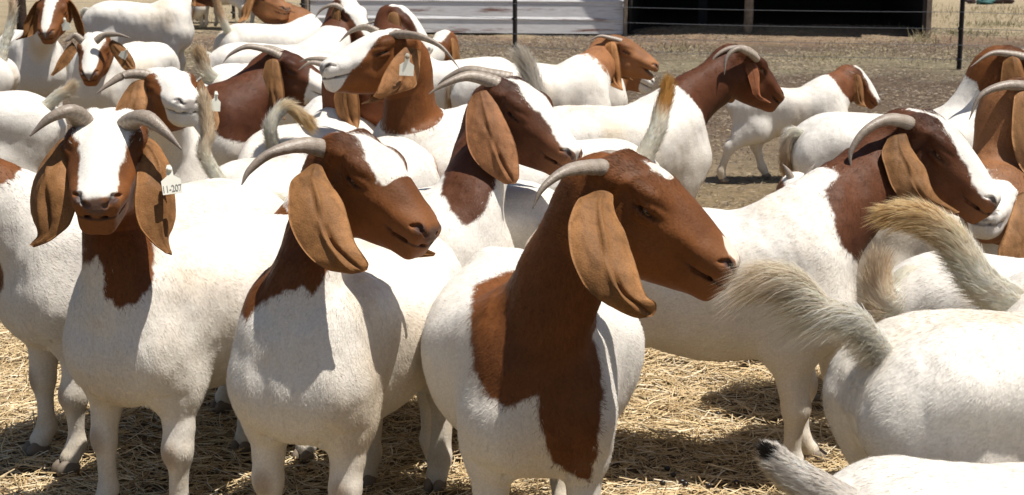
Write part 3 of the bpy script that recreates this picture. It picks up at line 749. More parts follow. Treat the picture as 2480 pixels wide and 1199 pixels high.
# ------------------------------------------------------------------ straw and litter
def prisms(P, yaw, tilt, L, w, bend, col):
    n = len(P); d = np.stack([np.cos(yaw)*np.cos(tilt), np.sin(yaw)*np.cos(tilt), np.sin(tilt)], 1); s_ = np.stack([-np.sin(yaw), np.cos(yaw), 0*yaw], 1); u = np.cross(d, s_)
    rows = []
    for t in (-.5, 0, .5):
        c = P+d*(L*t)[:, None]+s_*(bend*L*(.25-t*t))[:, None]
        k = (w*(1 if t == 0 else .7))[:, None]
        rows += [c-s_*k-u*k*.35, c+s_*k-u*k*.35, c+u*k*.8]
    VV = np.stack(rows, 1).reshape(-1, 3); b0 = np.arange(n)*9; fs = []
    for r_ in (0, 3):
        for a, b_ in ((0, 1), (1, 2), (2, 0)): fs.append(np.stack([b0+r_+a, b0+r_+b_, b0+r_+3+b_, b0+r_+3+a], 1))
    return VV, [np.vstack(fs)], np.repeat(col, 9, 0)
def scatter(n, y0, y1, power=1.0, margin=1.12):
    u = rng.random(n); y = y0+(y1-y0)*u**power; x = (rng.random(n)*2-1)*y*(1240/FPX)*margin*1.02
    return x, y
SC = np.array([(.62, .47, .26), (.54, .40, .21), (.70, .57, .36), (.42, .30, .155), (.28, .19, .10), (.74, .64, .46)])
n = 75000; x, y = scatter(n, 2.3, 7.6, .8); keep = rng.random(n) < sstep(8.2, 6.2, y+fbm(np.stack([x, y, 0*x], 1), .8, 5)*1.3); x, y = x[keep], y[keep]; n = len(x)
clump = fbm(np.stack([x, y, 0*x], 1), 5, 77)
L = np.abs(rng.normal(.055, .035, n))+.018; z = gz(x, y)+rng.random(n)*(.014+.022*np.clip(clump+.3, 0, 1))
col = SC[rng.choice(6, n, p=[.28, .24, .16, .15, .08, .09])]*rng.uniform(.85, 1.22, (n, 1))
v, f, c = prisms(np.stack([x, y, z+.004], 1), rng.random(n)*2*pi, rng.normal(0, .18, n), L, rng.uniform(.0009, .0024, n), rng.normal(0, .25, n), col)
sm_ = attr_mat('straw', .55, .35, 90, 0, .12)
tag(mesh('straw', v, f, sm_, None, c, False), 'loose golden straw bedding spread under the goats', 'straw', kind='stuff')
n = 170000; x, y = scatter(n, 5.8, 21, .8); keep = rng.random(n) < .15+.85*sstep(-.35, .35, fbm(np.stack([x, y, 0*x], 1), 1.1, 15)); x, y = x[keep], y[keep]; n = len(x)
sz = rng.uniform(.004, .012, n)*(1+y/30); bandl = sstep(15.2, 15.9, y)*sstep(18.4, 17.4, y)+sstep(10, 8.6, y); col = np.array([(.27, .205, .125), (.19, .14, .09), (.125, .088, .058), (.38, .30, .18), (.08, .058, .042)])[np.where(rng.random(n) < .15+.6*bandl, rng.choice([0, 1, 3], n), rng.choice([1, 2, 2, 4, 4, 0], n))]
v, f, c = prisms(np.stack([x, y, gz(x, y)+.004+rng.random(n)*.006], 1), rng.random(n)*2*pi, rng.normal(0, .2, n), sz*2.2, sz*.22, rng.normal(0, .2, n), col)
tag(mesh('litter', v, f, sm_, None, c, False), 'trampled chips of straw and dung over the dry ground', 'litter', kind='stuff')
def tufts(spots):
    out = []; cc = []
    for (px, py, r, h, n_, green) in spots:
        c0 = WG(px, py); x = c0[0]+rng.normal(0, r, n_); y = c0[1]+rng.normal(0, r, n_); ln = rng.uniform(.3, 1, n_)*h
        tl = rng.uniform(.5, 1.4, n_); v, f, c = prisms(np.stack([x, y, gz(x, y)+ln*.4*np.sin(tl)], 1), rng.random(n_)*2*pi, tl, ln, np.full(n_, .0035), rng.normal(0, .5, n_), (np.array([(.40, .33, .19)]) if not green else np.array([(.20, .20, .09)]))*rng.uniform(.6, 1.2, (n_, 1)))
        out.append((v, f)); cc.append(c)
    v, f = join(out); return v, f, np.vstack(cc)
sp_ = [(px, py, r, h, int(n_), 0) for px, py, r, h, n_ in [(415, 122, .10, .20, 60), (445, 128, .2, .10, 90), (1660, 118, .35, .07, 200), (1640, 122, .10, .13, 60), (2230, 100, .07, .22, 60), (2240, 105, .10, .14, 50), (1512, 78, .05, .14, 30), (1300, 120, .5, .06, 160), (640, 40, .5, .08, 90)]]
sp_ += [(rng.uniform(1900, 2350), rng.uniform(110, 150), .25, .06, 60, 0) for _ in range(14)]+[(rng.uniform(2240, 2480), rng.uniform(55, 92), .3, .09, 40, 1) for _ in range(12)]+[(rng.uniform(2240, 2520), rng.uniform(8, 60), .5, .10, 50, 0) for _ in range(16)]+[(rng.uniform(500, 740), rng.uniform(5, 60), .5, .10, 40, 0) for _ in range(10)]
v, f, c = tufts(sp_)
tag(mesh('dry_grass', v, f, sm_, None, c, False), 'short dry grass tufts round the shed and fence', 'grass', kind='stuff')
dm = plain_mat('dung', (.018, .014, .012), .35, .5)
for px, py, lb in [(1616, 1152, 'upper'), (1630, 1172, 0), (1604, 1190, 0), (1651, 1186, 0), (1660, 1192, 0), (1783, 1181, 0), (1716, 1193, 0), (1738, 1015, 0), (1900, 1042, 0)]:
    c0 = WG(px, py); v, f = blob((0, 0, 0), (.0085, .007, .007), 10, 8, int(px), .2)
    o = mesh('dropping', v, f, dm); o.location = (c0[0], c0[1], float(gz(np.array([c0[0]]), np.array([c0[1]]))[0])+.022); tag(o, 'small black goat dropping lying on the straw', 'dropping', 'goat droppings on the straw')

# ------------------------------------------------------------------ shed
def iron_mat():
    m, t, b = newmat('galvanised_iron'); N = t.nodes.new; L = t.links.new
    tc = N('ShaderNodeTexCoord'); mp = N('ShaderNodeMapping'); mp.inputs['Scale'].default_value = (.55, 1, 5.5); L(tc.outputs['Object'], mp.inputs[0])
    n = N('ShaderNodeTexNoise'); n.inputs['Scale'].default_value = 1.6; n.inputs['Detail'].default_value = 9; n.inputs['Roughness'].default_value = .68; L(mp.outputs[0], n.inputs['Vector'])
    r = N('ShaderNodeValToRGB'); e = r.color_ramp.elements; e[0].position = .56; e[0].color = (0, 0, 0, 1); e[1].position = .66; e[1].color = (1, 1, 1, 1); L(n.outputs['Fac'], r.inputs[0])
    n2 = N('ShaderNodeTexNoise'); n2.inputs['Scale'].default_value = 14; n2.inputs['Detail'].default_value = 8; L(mp.outputs[0], n2.inputs['Vector'])
    r2 = N('ShaderNodeValToRGB'); e = r2.color_ramp.elements; e[0].position = .3; e[0].color = (.62, .61, .60, 1); e[1].position = .7; e[1].color = (.78, .775, .77, 1); L(n2.outputs['Fac'], r2.inputs[0])
    mx = N('ShaderNodeMix'); mx.data_type = 'RGBA'; L(r.outputs[0], mx.inputs[0]); L(r2.outputs[0], mx.inputs[6]); mx.inputs[7].default_value = (.22, .105, .075, 1); L(mx.outputs[2], b.inputs['Base Color'])
    b.inputs['Roughness'].default_value = .55; b.inputs['Metallic'].default_value = .0
    return m
iron = iron_mat(); wood = plain_mat('weathered_wood', (.27, .215, .16), .85, .15, var=.35, scale=12, bump=.5); darkw = plain_mat('dark_boards_and_shade', (.035, .032, .03), .9, .1)  # the near-black boards colour also paints shade on the bay floor
A = WG(740, 80); B = WG(2237, 93); dx = B-A; Ls = float(np.hypot(dx[0], dx[1])); ang = math.atan2(dx[1], dx[0])
def along(px):                                                # distance along the front line seen in this column
    r_ = ray(px, 0); M2 = np.array([[r_[0], -dx[0]/Ls], [r_[1], -dx[1]/Ls]]); return float(np.linalg.solve(M2, A[:2])[1])
sh = empty('shed', (A[0], A[1], 0), ang); tag(sh, 'open-fronted farm shed with rusty ribbed iron wall and pitch-dark bay', 'shed')
xm = along(1516); H0, H1, DP = 2.7, 2.35, 5.2
def ribbed(x0, x1, y, z0, z1, nrm=-1):
    prof = []; z = z0
    while z < z1:
        for dz, o in ((0, 0), (.166, 0), (.168, .012), (.176, .013), (.206, 0), (.212, 0)): prof.append((z+dz, o*.8))
        z += .222
    prof = [p for p in prof if p[0] <= z1]; nx = 12; Vv = []
    for k_ in range(nx+1):
        xx = x0+(x1-x0)*k_/nx
        for zz, o in prof: Vv.append((xx, y+(.11*zz if nrm < 0 else 0)+nrm*(o+.0012*math.sin(k_*2.1)), zz))  # backward lean added so the front wall catches more sun
    m_ = len(prof); Fq = [(a*m_+b_, (a+1)*m_+b_, (a+1)*m_+b_+1, a*m_+b_+1) for a in range(nx) for b_ in range(m_-1)]
    return np.array(Vv), [np.array(Fq)]
v, f = ribbed(.06, xm-.03, 0, .02, H0); mesh('front_wall', v, f, iron, sh, smooth=False)
v, f = box(xm+.06, Ls-.02, .02, DP-.02, -.1, .03); mesh('floor', v, f, darkw, sh, smooth=False)  # added dark slab: the bay's shade is put into its colour
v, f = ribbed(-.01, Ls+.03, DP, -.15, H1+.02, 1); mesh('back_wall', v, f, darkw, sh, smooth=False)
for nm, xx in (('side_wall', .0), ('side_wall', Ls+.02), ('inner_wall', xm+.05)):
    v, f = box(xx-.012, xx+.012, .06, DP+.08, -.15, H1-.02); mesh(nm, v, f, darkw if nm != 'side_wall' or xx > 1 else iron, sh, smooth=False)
def slab(x0, x1, y0):
    v = np.array([(x0, y0, H0+.06-(y0+.35)*.04), (x1, y0, H0+.06-(y0+.35)*.04), (x1, DP+.3, H1), (x0, DP+.3, H1)]); v = np.vstack([v, v+[0, 0, .04]])
    return v, [np.array([(0, 3, 2, 1), (4, 5, 6, 7), (0, 1, 5, 4), (1, 2, 6, 5), (2, 3, 7, 6), (3, 0, 4, 7)])]
v, f = join([slab(-.2, xm+.90, .30), slab(xm+.905, Ls+.2, -.35)]); mesh('roof', v, f, iron, sh, smooth=False)  # out of view; eave shaped to let sun on the wall and darken the bay
def rpost(x, y, r, h, mat, z0=-.05):
    P = np.array([(x+.01*math.sin(i), y, z0+(h-z0)*i/8) for i in range(9)]); return tube(P, np.full(9, r)*(1+.05*np.sin(np.arange(9)*2.2)), 12, 1, (0, 1, 0))
v, f = rpost(along(1813), .02, .055, H0, wood); mesh('post', v, f, wood, sh)
v, f = box(-.03, .045, -.06, .05, -.05, H0); mesh('corner_post', v, f, wood, sh, smooth=False)
v, f = box(xm-.02, xm+.02, -.05, .03, -.02, H0); mesh('bay_post', v, f, wood, sh, smooth=False)
v, f = box(Ls-.035, Ls+.0, -.08, -.03, -.05, H0); mesh('corner_post', v, f, plain_mat('dark_steel', (.05, .04, .035), .6), sh, smooth=False)
v, f = box(Ls+.01, Ls+.07, -.09, .05, -.05, H0); mesh('corner_post', v, f, wood, sh, smooth=False)
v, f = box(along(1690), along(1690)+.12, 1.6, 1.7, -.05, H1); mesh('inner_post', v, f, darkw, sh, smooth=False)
# ------------------------------------------------------------------ wire fence
steel = plain_mat('picket_steel', (.022, .018, .017), .6, .3); wirem = plain_mat('fence_wire', (.45, .45, .44), .45, .4, .5)
fp = [WG(60, 40), WG(566, 45), WG(735, 86), WG(1247, 134), WG(2323, 166), WG(3300, 190)]
fe = empty('wire_fence', tuple(fp[3])); tag(fe, 'plain wire fence on thin black steel pickets crossing behind the herd', 'fence')
for k_, p in enumerate(fp):
    parts = []
    for a in (0, 2*pi/3, 4*pi/3):
        v, f = box(0, .026, -.0035, .0035, -.1, 1.25); c_, s_ = cos(a+.5), sin(a+.5); v = v@np.array([[c_, s_, 0], [-s_, c_, 0], [0, 0, 1]]); parts.append((v, f))
    for z in (.09, .23, .39, .55, .71, .95):
        if z in (.09, .39, .71): parts.append(box(-.034, .0, -.03, .012, z-.012, z+.012))
    v, f = join(parts); mesh('picket', v+(p-fp[3]), f, steel, fe, smooth=False)
for z in (.09, .23, .39, .55, .71, .95):
    P = np.array([p+[0, 0, z] for p in fp])-fp[3]; Q_ = []
    for a, b_ in zip(P[:-1], P[1:]):
        for t_ in np.linspace(0, 1, 12, endpoint=False): Q_.append(a+(b_-a)*t_+np.array([0, -.03, -.05*t_*(1-t_)*(1+z)]))
    v, f = tube(np.array(Q_+[P[-1]]), np.full(len(Q_)+1, .0028), 6); mesh('wire', v, f, wirem, fe)
c0 = WG(54, 95); v, f = rpost(0, 0, .065, 1.7, wood); o = mesh('wooden_post', v, f, plain_mat('dark_post', (.06, .04, .03), .85, .1, var=.4), None); o.location = tuple(c0); tag(o, 'thick dark timber post in the top left corner', 'post')
# ------------------------------------------------------------------ small clutter far right
for nm, px, py, r, colr, lb, cat in [('tarp_scrap', 2386, 10, (.16, .12, .07), (.05, .13, .12), 'crumpled teal tarp scrap on the far dry grass', 'scrap'), ('stone', 2352, 8, (.09, .08, .06), (.07, .05, .045), 'small dark stone left of the teal scrap', 'stone'), ('log', 2420, 9, (.24, .09, .08), (.05, .035, .03), 'short dark log right of the teal scrap', 'log')]:
    c0 = WG(px, py); v, f = blob((0, 0, r[2]*.6), r, 14, 10, int(px), .45); v[:, 2] = np.maximum(v[:, 2], -.01); o = mesh(nm, v, f, plain_mat(nm, colr, .8)); o.location = tuple(c0); tag(o, lb, cat)
EYE_R = (.100, -.089, .024); EYE_L = (.100, .089, .024); NOSE = (.300, 0, .004)
FULL = ([-.05, .3], [-20, -20]); HID = dict(ears=None)
RED = np.array([.15, .048, .018]); DEEP = np.array([.105, .036, .015])
# ------------------------------------------------------------- foreground
goat('large doe nearest the camera, all-brown face in profile, brown patches down her chest',
     (1300, 1155, -88), (EYE_R, 1562, 515, 1290, -20, 33), hs=.99, belly=1.24, k=.96, lod=3, strand=150000, seed=3, neck_brown=.8, neck_fat=.9,
     horns=[dict(p=[(1530, 425, 1262), (1490, 412, 1268), (1440, 405, 1280), (1370, 415, 1300), (1315, 455, 1315), (1290, 505, 1320)], r=.0215), dict(p=[(1540, 405, 1215), (1480, 380, 1215), (1435, 388, 1210), (1400, 420, 1205)], r=.02)],
     ears=[dict(lr=[(1432, 462, 1485, 470, 1290, 1290), (1400, 480, 1492, 505, 1310, 1305), (1380, 540, 1520, 560, 1330, 1320), (1388, 620, 1545, 640, 1345, 1340), (1420, 695, 1565, 710, 1350, 1350), (1470, 740, 1588, 735, 1350, 1350), (1530, 768, 1590, 752, 1345, 1345), (1560, 770, 1580, 766, 1345, 1345)]), dict(auto=1)],
     patches=[[(1230, 655), (1150, 690), (1138, 770), (1150, 900), (1180, 960), (1230, 985), (1300, 960), (1310, 1040), (1340, 1120), (1390, 1150), (1430, 1170), (1445, 1100), (1460, 950), (1450, 850), (1430, 790), (1400, 700), (1300, 640)]],
     dark_poll=.35, ear_len=.24, tail=dict(p=[(1230, 640, 950), (1240, 700, 940)], hair=500),
     blaze=([-.05, .02, .05, .09, .11, .20, .235, .26, .30], [-20, -20, 16, 14, -20, -20, -5, 28, 22]))
goat('doe at the left facing the camera with white blaze and numbered ear tag',
     (352, 1008, -116), (NOSE, 232, 508, 1115, -84, 23, -3), hs=1.02, belly=1.1, lod=3, strand=150000, seed=1, neck_brown=.62, k=.96, legs=dict(fl=[(.25, .105, .46), (.235, .115, .375), (.262, .118, .215), (.262, .116, .075), (.285, .116, .028)], fr=[(.25, -.105, .46), (.235, -.115, .375), (.255, -.118, .215), (.252, -.116, .075), (.275, -.116, .028)]),
     horns=[dict(p=[(212, 318, 1040), (192, 284, 1056), (164, 270, 1072), (118, 288, 1080), (72, 330, 1084)], r=.027), dict(p=[(298, 318, 1040), (322, 292, 1056), (354, 286, 1072), (398, 318, 1080), (440, 362, 1084)], r=.027)],
     ears=[dict(lr=[(185, 322, 192, 350, 1040, 1045), (140, 330, 172, 375, 1045, 1060), (98, 368, 160, 398, 1045, 1070), (62, 425, 157, 450, 1055, 1085), (52, 480, 158, 500, 1060, 1090), (62, 530, 148, 545, 1065, 1090), (82, 565, 118, 575, 1070, 1085), (70, 592, 78, 597, 1075, 1078)], curl=.45),
           dict(lr=[(322, 352, 330, 322, 1045, 1040), (338, 378, 376, 335, 1060, 1045), (338, 405, 414, 382, 1072, 1048), (338, 450, 432, 440, 1085, 1055), (338, 500, 437, 505, 1090, 1060), (348, 548, 428, 545, 1090, 1065), (375, 585, 414, 578, 1085, 1070), (404, 612, 417, 617, 1080, 1075)], curl=.45)],
     blaze=([-.06, .05, .10, .16, .21, .26, .30], [40, 40, 40, 42, 44, 48, 52]), dark_poll=.7,
     white_patches=[[(150, 640), (200, 640), (235, 622), (250, 650), (252, 700), (262, 735), (200, 900), (120, 900)]],
     patches=[[(195, 480), (370, 480), (372, 680), (335, 735), (290, 747), (252, 712), (246, 650), (200, 640)]],
     tags=[dict(p=(415, 445, 1085), size=.043, yaw=-78, pitch=22, roll=6, text='11-207')])
goat('doe left of centre with white forehead patch, brown muzzle, broad tan ear',
     (752, 1085, -108), (EYE_R, 850, 440, 1130, -34, 33), hs=.95, belly=1.15, lod=3, strand=150000, seed=2, neck_brown=.28, neck_fat=.84, k=.96, patches=[[(690, 440), (640, 600), (570, 745), (595, 772), (630, 735), (690, 700), (715, 708), (730, 690), (760, 715), (800, 650), (790, 600)]],
     horns=[dict(p=[(830, 375, 1095), (790, 362, 1105), (730, 352, 1120), (655, 372, 1135), (605, 412, 1145), (585, 448, 1150)], r=.024), dict(p=[(850, 355, 1060), (815, 342, 1055), (780, 340, 1050)], r=.02)],
     ears=[dict(lr=[(752, 398, 780, 402, 1120, 1120), (706, 430, 798, 432, 1140, 1135), (698, 480, 830, 480, 1155, 1150), (700, 530, 845, 530, 1165, 1160), (720, 582, 858, 580, 1170, 1170), (757, 630, 876, 612, 1175, 1175), (800, 658, 892, 640, 1175, 1175), (850, 665, 890, 655, 1172, 1172)]), dict(lr=[(960, 500, 930, 530, 1070, 1070), (985, 545, 955, 565, 1075, 1075), (1002, 585, 975, 604, 1085, 1085), (1024, 598, 1006, 623, 1090, 1090), (1056, 613, 1050, 621, 1092, 1092)])],
     blaze=([-.06, .03, .07, .12, .16, .175, .30], [-4, 14, 32, 44, 40, -20, -20]), dark_poll=.5)
goat('big white doe in side view at the right, neck dark, grey horns curved',
     (1908, 930, -14), (EYE_R, 2270, 378, 925, -30, 39), hs=.97, belly=1.05, lod=3, strand=150000, seed=4, neck_brown=.6, brown=np.array([.118, .042, .017]), mane_dark=.9, patches=[[(1995, 462), (2020, 530), (2035, 590), (2085, 645), (2110, 610), (2160, 500), (2200, 440), (2130, 340), (2050, 405)]],
     horns=[dict(p=[(2250, 318, 900), (2215, 302, 905), (2150, 290, 918), (2095, 318, 930), (2062, 365, 935), (2060, 402, 937)], r=.024), dict(p=[(2270, 290, 870), (2230, 284, 868), (2170, 290, 866), (2130, 320, 862), (2120, 355, 860)], r=.021)],
     ears=[dict(lr=[(2150, 332, 2195, 322, 920, 920), (2138, 365, 2215, 362, 935, 930), (2150, 412, 2245, 405, 945, 940), (2168, 460, 2258, 450, 950, 950), (2195, 492, 2275, 478, 950, 950), (2240, 505, 2300, 498, 948, 948), (2290, 520, 2325, 514, 945, 945)]), dict(auto=1)],
     blaze=([-.06, .03, .08, .12, .18, .22, .27, .30], [8, 14, 34, 40, 46, 62, 64, 30]), dark_poll=.8, tail=dict(p=[(1450, 520, 880)], hair=500))
goat('tall doe in the middle with dark face, white nose stripe and folded ear',
     (1090, 900, -50), (EYE_R, 1240, 282, 905, -34, 32), hs=.94, lod=3, strand=110000, seed=5, neck_brown=.45, neck_fat=.88, patches=[[(1110, 280), (1078, 400), (1070, 470), (1100, 520), (1132, 547), (1165, 525), (1200, 450), (1200, 330)]], brown=np.array([.115, .042, .018]),
     horns=[dict(p=[(1220, 212, 880), (1185, 195, 884), (1130, 185, 893), (1075, 205, 905), (1038, 228, 912)], r=.024), dict(p=[(1240, 190, 845), (1190, 180, 845), (1130, 170, 842), (1085, 188, 840), (1060, 205, 838)], r=.022)],
     ears=[dict(lr=[(1142, 228, 1178, 216, 915, 915), (1130, 262, 1205, 250, 925, 922), (1128, 310, 1235, 308, 935, 932), (1136, 360, 1252, 358, 940, 938), (1162, 402, 1257, 400, 942, 942), (1196, 430, 1257, 430, 942, 942), (1222, 446, 1250, 444, 940, 940)], col=(.235, .112, .055)), dict(auto=1)],
     blaze=([-.06, .03, .08, .12, .18, .22, .27, .30], [4, 18, 32, 36, 34, 46, 48, 10]), dark_poll=.8, tail=dict(hair=500))
goat('tall billy behind the middle, looking left with white muzzle and blank ear tag',
     (1010, 655, -128), (EYE_L, 928, 128, 690, 203, 13), hs=1.04, k=1.05, neck_fat=.84, lod=3, strand=80000, seed=6, neck_brown=.76,
     horns=[dict(p=[(950, 88, 665), (975, 84, 680), (1020, 90, 705), (1070, 115, 715), (1112, 165, 720)], r=.0195), dict(p=[(915, 78, 640), (885, 66, 640), (850, 76, 640), (822, 102, 640)], r=.017)],
     ears=[dict(lr=[(982, 112, 1022, 122, 698, 688), (955, 140, 1020, 150, 712, 692), (932, 178, 1018, 185, 722, 698), (922, 205, 1005, 212, 728, 705), (915, 225, 975, 225, 728, 708), (905, 236, 930, 238, 725, 710)], col=(.27, .135, .062)), dict(auto=-1)],
     blaze=([-.06, .02, .07, .12, .18, .22, .26, .30], [10, 26, 34, 50, 72, 88, 125, 180]), dark_poll=.2, tail=dict(hair=500),
     tags=[dict(p=(985, 164, 728), size=.050, yaw=-80, roll=-4, button=0)])
# ------------------------------------------------------------- middle distance
goat('dark brown doe behind the left-centre, white lips, looking right past a raised tail',
     (560, 545, -48), (EYE_R, 703, 174, 548, -10, 24), lod=2, strand=40000, seed=7, neck_brown=1.05, brown=DEEP, horn_len=.2,
     horns=[dict(p=[(680, 136, 535), (650, 122, 540), (600, 113, 550), (560, 130, 556), (540, 152, 560)], r=.021), dict(p=[(690, 130, 505), (650, 115, 505), (600, 117, 500)], r=.018)],
     white_patches=[[(752, 165), (790, 190), (792, 265), (735, 268), (738, 230), (748, 200)]], ears=[dict(auto=-1, len=.25, out=.7), dict(auto=1)])
goat('goat raising a mostly white face behind the doe with the numbered tag',
     (395, 650, -62), (EYE_R, 356, 216, 700, -60, 8), lod=2, strand=60000, seed=9, neck_brown=.12, ears=[dict(lr=[(310, 205, 348, 190, 690, 690), (285, 240, 352, 215, 700, 700), (275, 268, 354, 245, 715, 715), (278, 290, 348, 275, 720, 720), (295, 305, 335, 298, 720, 720)], col=(.25, .13, .06)), dict(lr=[(476, 198, 488, 190, 660, 655), (480, 228, 506, 222, 665, 655), (486, 265, 524, 256, 672, 660), (498, 298, 532, 290, 678, 668), (512, 316, 526, 314, 680, 675)], col=(.25, .14, .07))],
     horns=[dict(p=[(375, 195, 670), (345, 180, 672), (300, 183, 680), (262, 205, 690), (232, 228, 698)], r=.0215)],
     blaze=([-.06, .05, .10, .16, .20, .25, .30], [44, 42, 40, 50, 80, 180, 180]), hs=.98, tail=dict(hair=400), tags=[dict(p=(521, 252, 700), size=.045, yaw=-40, roll=-8)])
goat('brown-faced goat at the far left facing the camera, tag in one ear',
     (90, 375, -65), (NOSE, 110, 88, 405, -92, 36), lod=2, strand=30000, seed=10, neck_brown=.12, blaze=([-.06, .05, .15, .24, .30], [22, 26, 24, 30, 10]), horn_len=.22, horn_curl=60, horn_splay=.5,
     ear_out=.6, ears=[dict(auto=1, twist=45, out=.8), dict(auto=-1, twist=45, out=.8)], tags=[dict(p=(160, 62, 418), size=.05, roll=10)], hs=1.02)
goat('small-horned goat at the left lowering its wide-striped face, ears spread out',
     (240, 410, -112), (NOSE, 215, 188, 440, -88, 34), lod=2, strand=30000, seed=11, neck_brown=.10, blaze=([-.06, .08, .15, .22, .30], [42, 42, 36, 44, 30]), hs=1.0, k=.98,
     horns=[dict(p=[(200, 100, 425), (180, 86, 428), (165, 96, 432), (158, 102, 434)], r=.022), dict(p=[(232, 100, 425), (252, 86, 428), (285, 84, 432), (316, 92, 436)], r=.021)],
     ears=[dict(lr=[(175, 100, 188, 122, 425, 425), (155, 122, 180, 132, 430, 432), (140, 145, 168, 150, 435, 437), (132, 165, 150, 168, 438, 440), (122, 182, 128, 184, 440, 440)]), dict(lr=[(262, 108, 272, 96, 425, 425), (270, 128, 295, 108, 430, 430), (285, 150, 315, 130, 435, 432), (300, 168, 326, 152, 438, 435), (315, 172, 328, 166, 438, 436)])],
     tags=[dict(p=(300, 132, 442), size=.042, roll=-35)])
goat('long white goat at the top left in side view, its head cropped',
     (415, 285, 0), (EYE_R, 478, -34, 285, -12, 35), lod=2, strand=24000, seed=12, neck_brown=.55, brown=DEEP, k=1.06)
goat('golden-brown goat near the top with curled ears, cropped at the eyes, behind white backs',
     ('rump', 540, 345, 38), (EYE_R, 632, -2, 335, -42, 18), lod=2, strand=20000, seed=13, brown=GOLD*.9, neck_brown=.8, ears=[dict(auto=-1, out=1.2, len=.20), dict(auto=1, out=1.4, len=.22)], tail=dict(p=[(545, 60, 345), (530, 20, 350), (522, -10, 352)], r=.035))
goat('white-bodied goat before the iron shed wall, brown cheek and white forehead, thin curved horn',
     (775, 400, 6), (EYE_R, 832, 42, 398, -42, 42), lod=2, strand=24000, seed=14, brown=DEEP, neck_brown=.55, blaze=([-.06, .05, .12, .2, .30], [30, 52, 52, 50, 40]),
     horns=[dict(p=[(835, 25, 390), (810, 12, 392), (780, 22, 396), (762, 45, 398)], r=.019), dict(p=[(845, 20, 378), (820, 10, 376)], r=.018)], tail=dict(hair=500))
goat('goat mostly hidden behind the tall billy, white muzzle showing beside his horn',
     (925, 430, 5), (NOSE, 1043, 128, 420, -16, 44), lod=1, strand=9000, seed=15, brown=DEEP, blaze=([-.06, .1, .2, .24, .30], [30, 34, 60, 180, 180]),
     horns=[dict(p=[(985, 60, 410), (950, 50, 410), (910, 52, 412), (878, 62, 414)], r=.021)], neck_brown=.7)
goat('small pale goat beyond the billy, ginger patch on its back, brown and white face',
     ('rump', 1258, 418, 184), (EYE_L, 1088, 118, 400, -118, 42), hs=.82, k=.92, lod=1, strand=9000, seed=16, neck_brown=.2, blaze=([-.06, .1, .2, .30], [34, 34, 30, 40]), horns=None,
     patches=[[(1225, 158), (1262, 160), (1258, 174), (1228, 172)]], tail=dict(p=[(1262, 172, 418), (1268, 140, 420)], hair=300))
goat('ginger-headed doe calling with open mouth before the dark shed bay',
     (1400, 460, 6), (EYE_R, 1514, 126, 452, -14, 24), lod=2, strand=34000, seed=18, brown=GOLD, neck_brown=.75, open_mouth=True, hs=.95, k=.97, mane_dark=.2, dark_poll=0,
     horns=[dict(p=[(1505, 100, 438), (1482, 93, 440), (1450, 88, 444), (1418, 105, 448)], r=.019), dict(p=[(1500, 98, 420), (1470, 96, 420), (1448, 108, 422)], r=.017)],
     ears=[dict(auto=-1, len=.255, col=(.34, .165, .07), out=.6), dict(auto=1)], tail=dict(hair=500))
goat('goat hidden under the calling ginger doe, only its brown cheek and white nose out',
     (1450, 425, 4), (NOSE, 1583, 205, 425, -12, 30), lod=2, strand=16000, seed=19, neck_brown=.6, hs=.92, k=.9, blaze=([-.06, .1, .2, .24, .30], [20, 30, 40, 130, 180]), horns=None, brown=GOLD*.75, tail=dict(hair=300))
goat('long white doe with glossy deep-brown neck and two thin pale horns',
     ('rump', 1300, 620, 36), (EYE_R, 1848, 172, 570, 24, 38), lod=2, strand=70000, seed=20, brown=np.array([.100, .033, .013]), neck_brown=.80, mane_dark=.6, dark_poll=.8,
     horns=[dict(p=[(1832, 142, 578), (1812, 127, 600), (1785, 118, 618), (1760, 140, 625), (1754, 182, 628)], r=.0205), dict(p=[(1830, 135, 568), (1805, 118, 580), (1765, 118, 585), (1732, 138, 590), (1719, 168, 590)], r=.018)],
     ears=[dict(lr=[(1790, 150, 1832, 152, 580, 578), (1808, 175, 1840, 178, 585, 583), (1818, 205, 1840, 210, 590, 588), (1825, 228, 1843, 232, 592, 590), (1840, 242, 1855, 240, 592, 590), (1862, 250, 1868, 249, 592, 592)], col=(.20, .075, .035)), dict(auto=1)],
     tail=dict(p=[(1290, 200, 610), (1280, 170, 612), (1262, 135, 615)], tip=(.42, .38, .32), base=(.6, .56, .5), r=.045, hl=.08, hair=3000))
goat('white doe seen from behind with a raised orange-tipped tail, beside the deep-brown neck',
     ('rump', 1590, 720, 174), None, lod=2, strand=60000, seed=21, neck_brown=.6, belly=1.1,
     tail=dict(p=[(1588, 322, 715), (1600, 275, 712), (1612, 232, 710), (1618, 196, 710)], tip=(.46, .27, .08), t0=.45, t1=.75, r=.034, hl=.045, hair=3600, flat=.9))
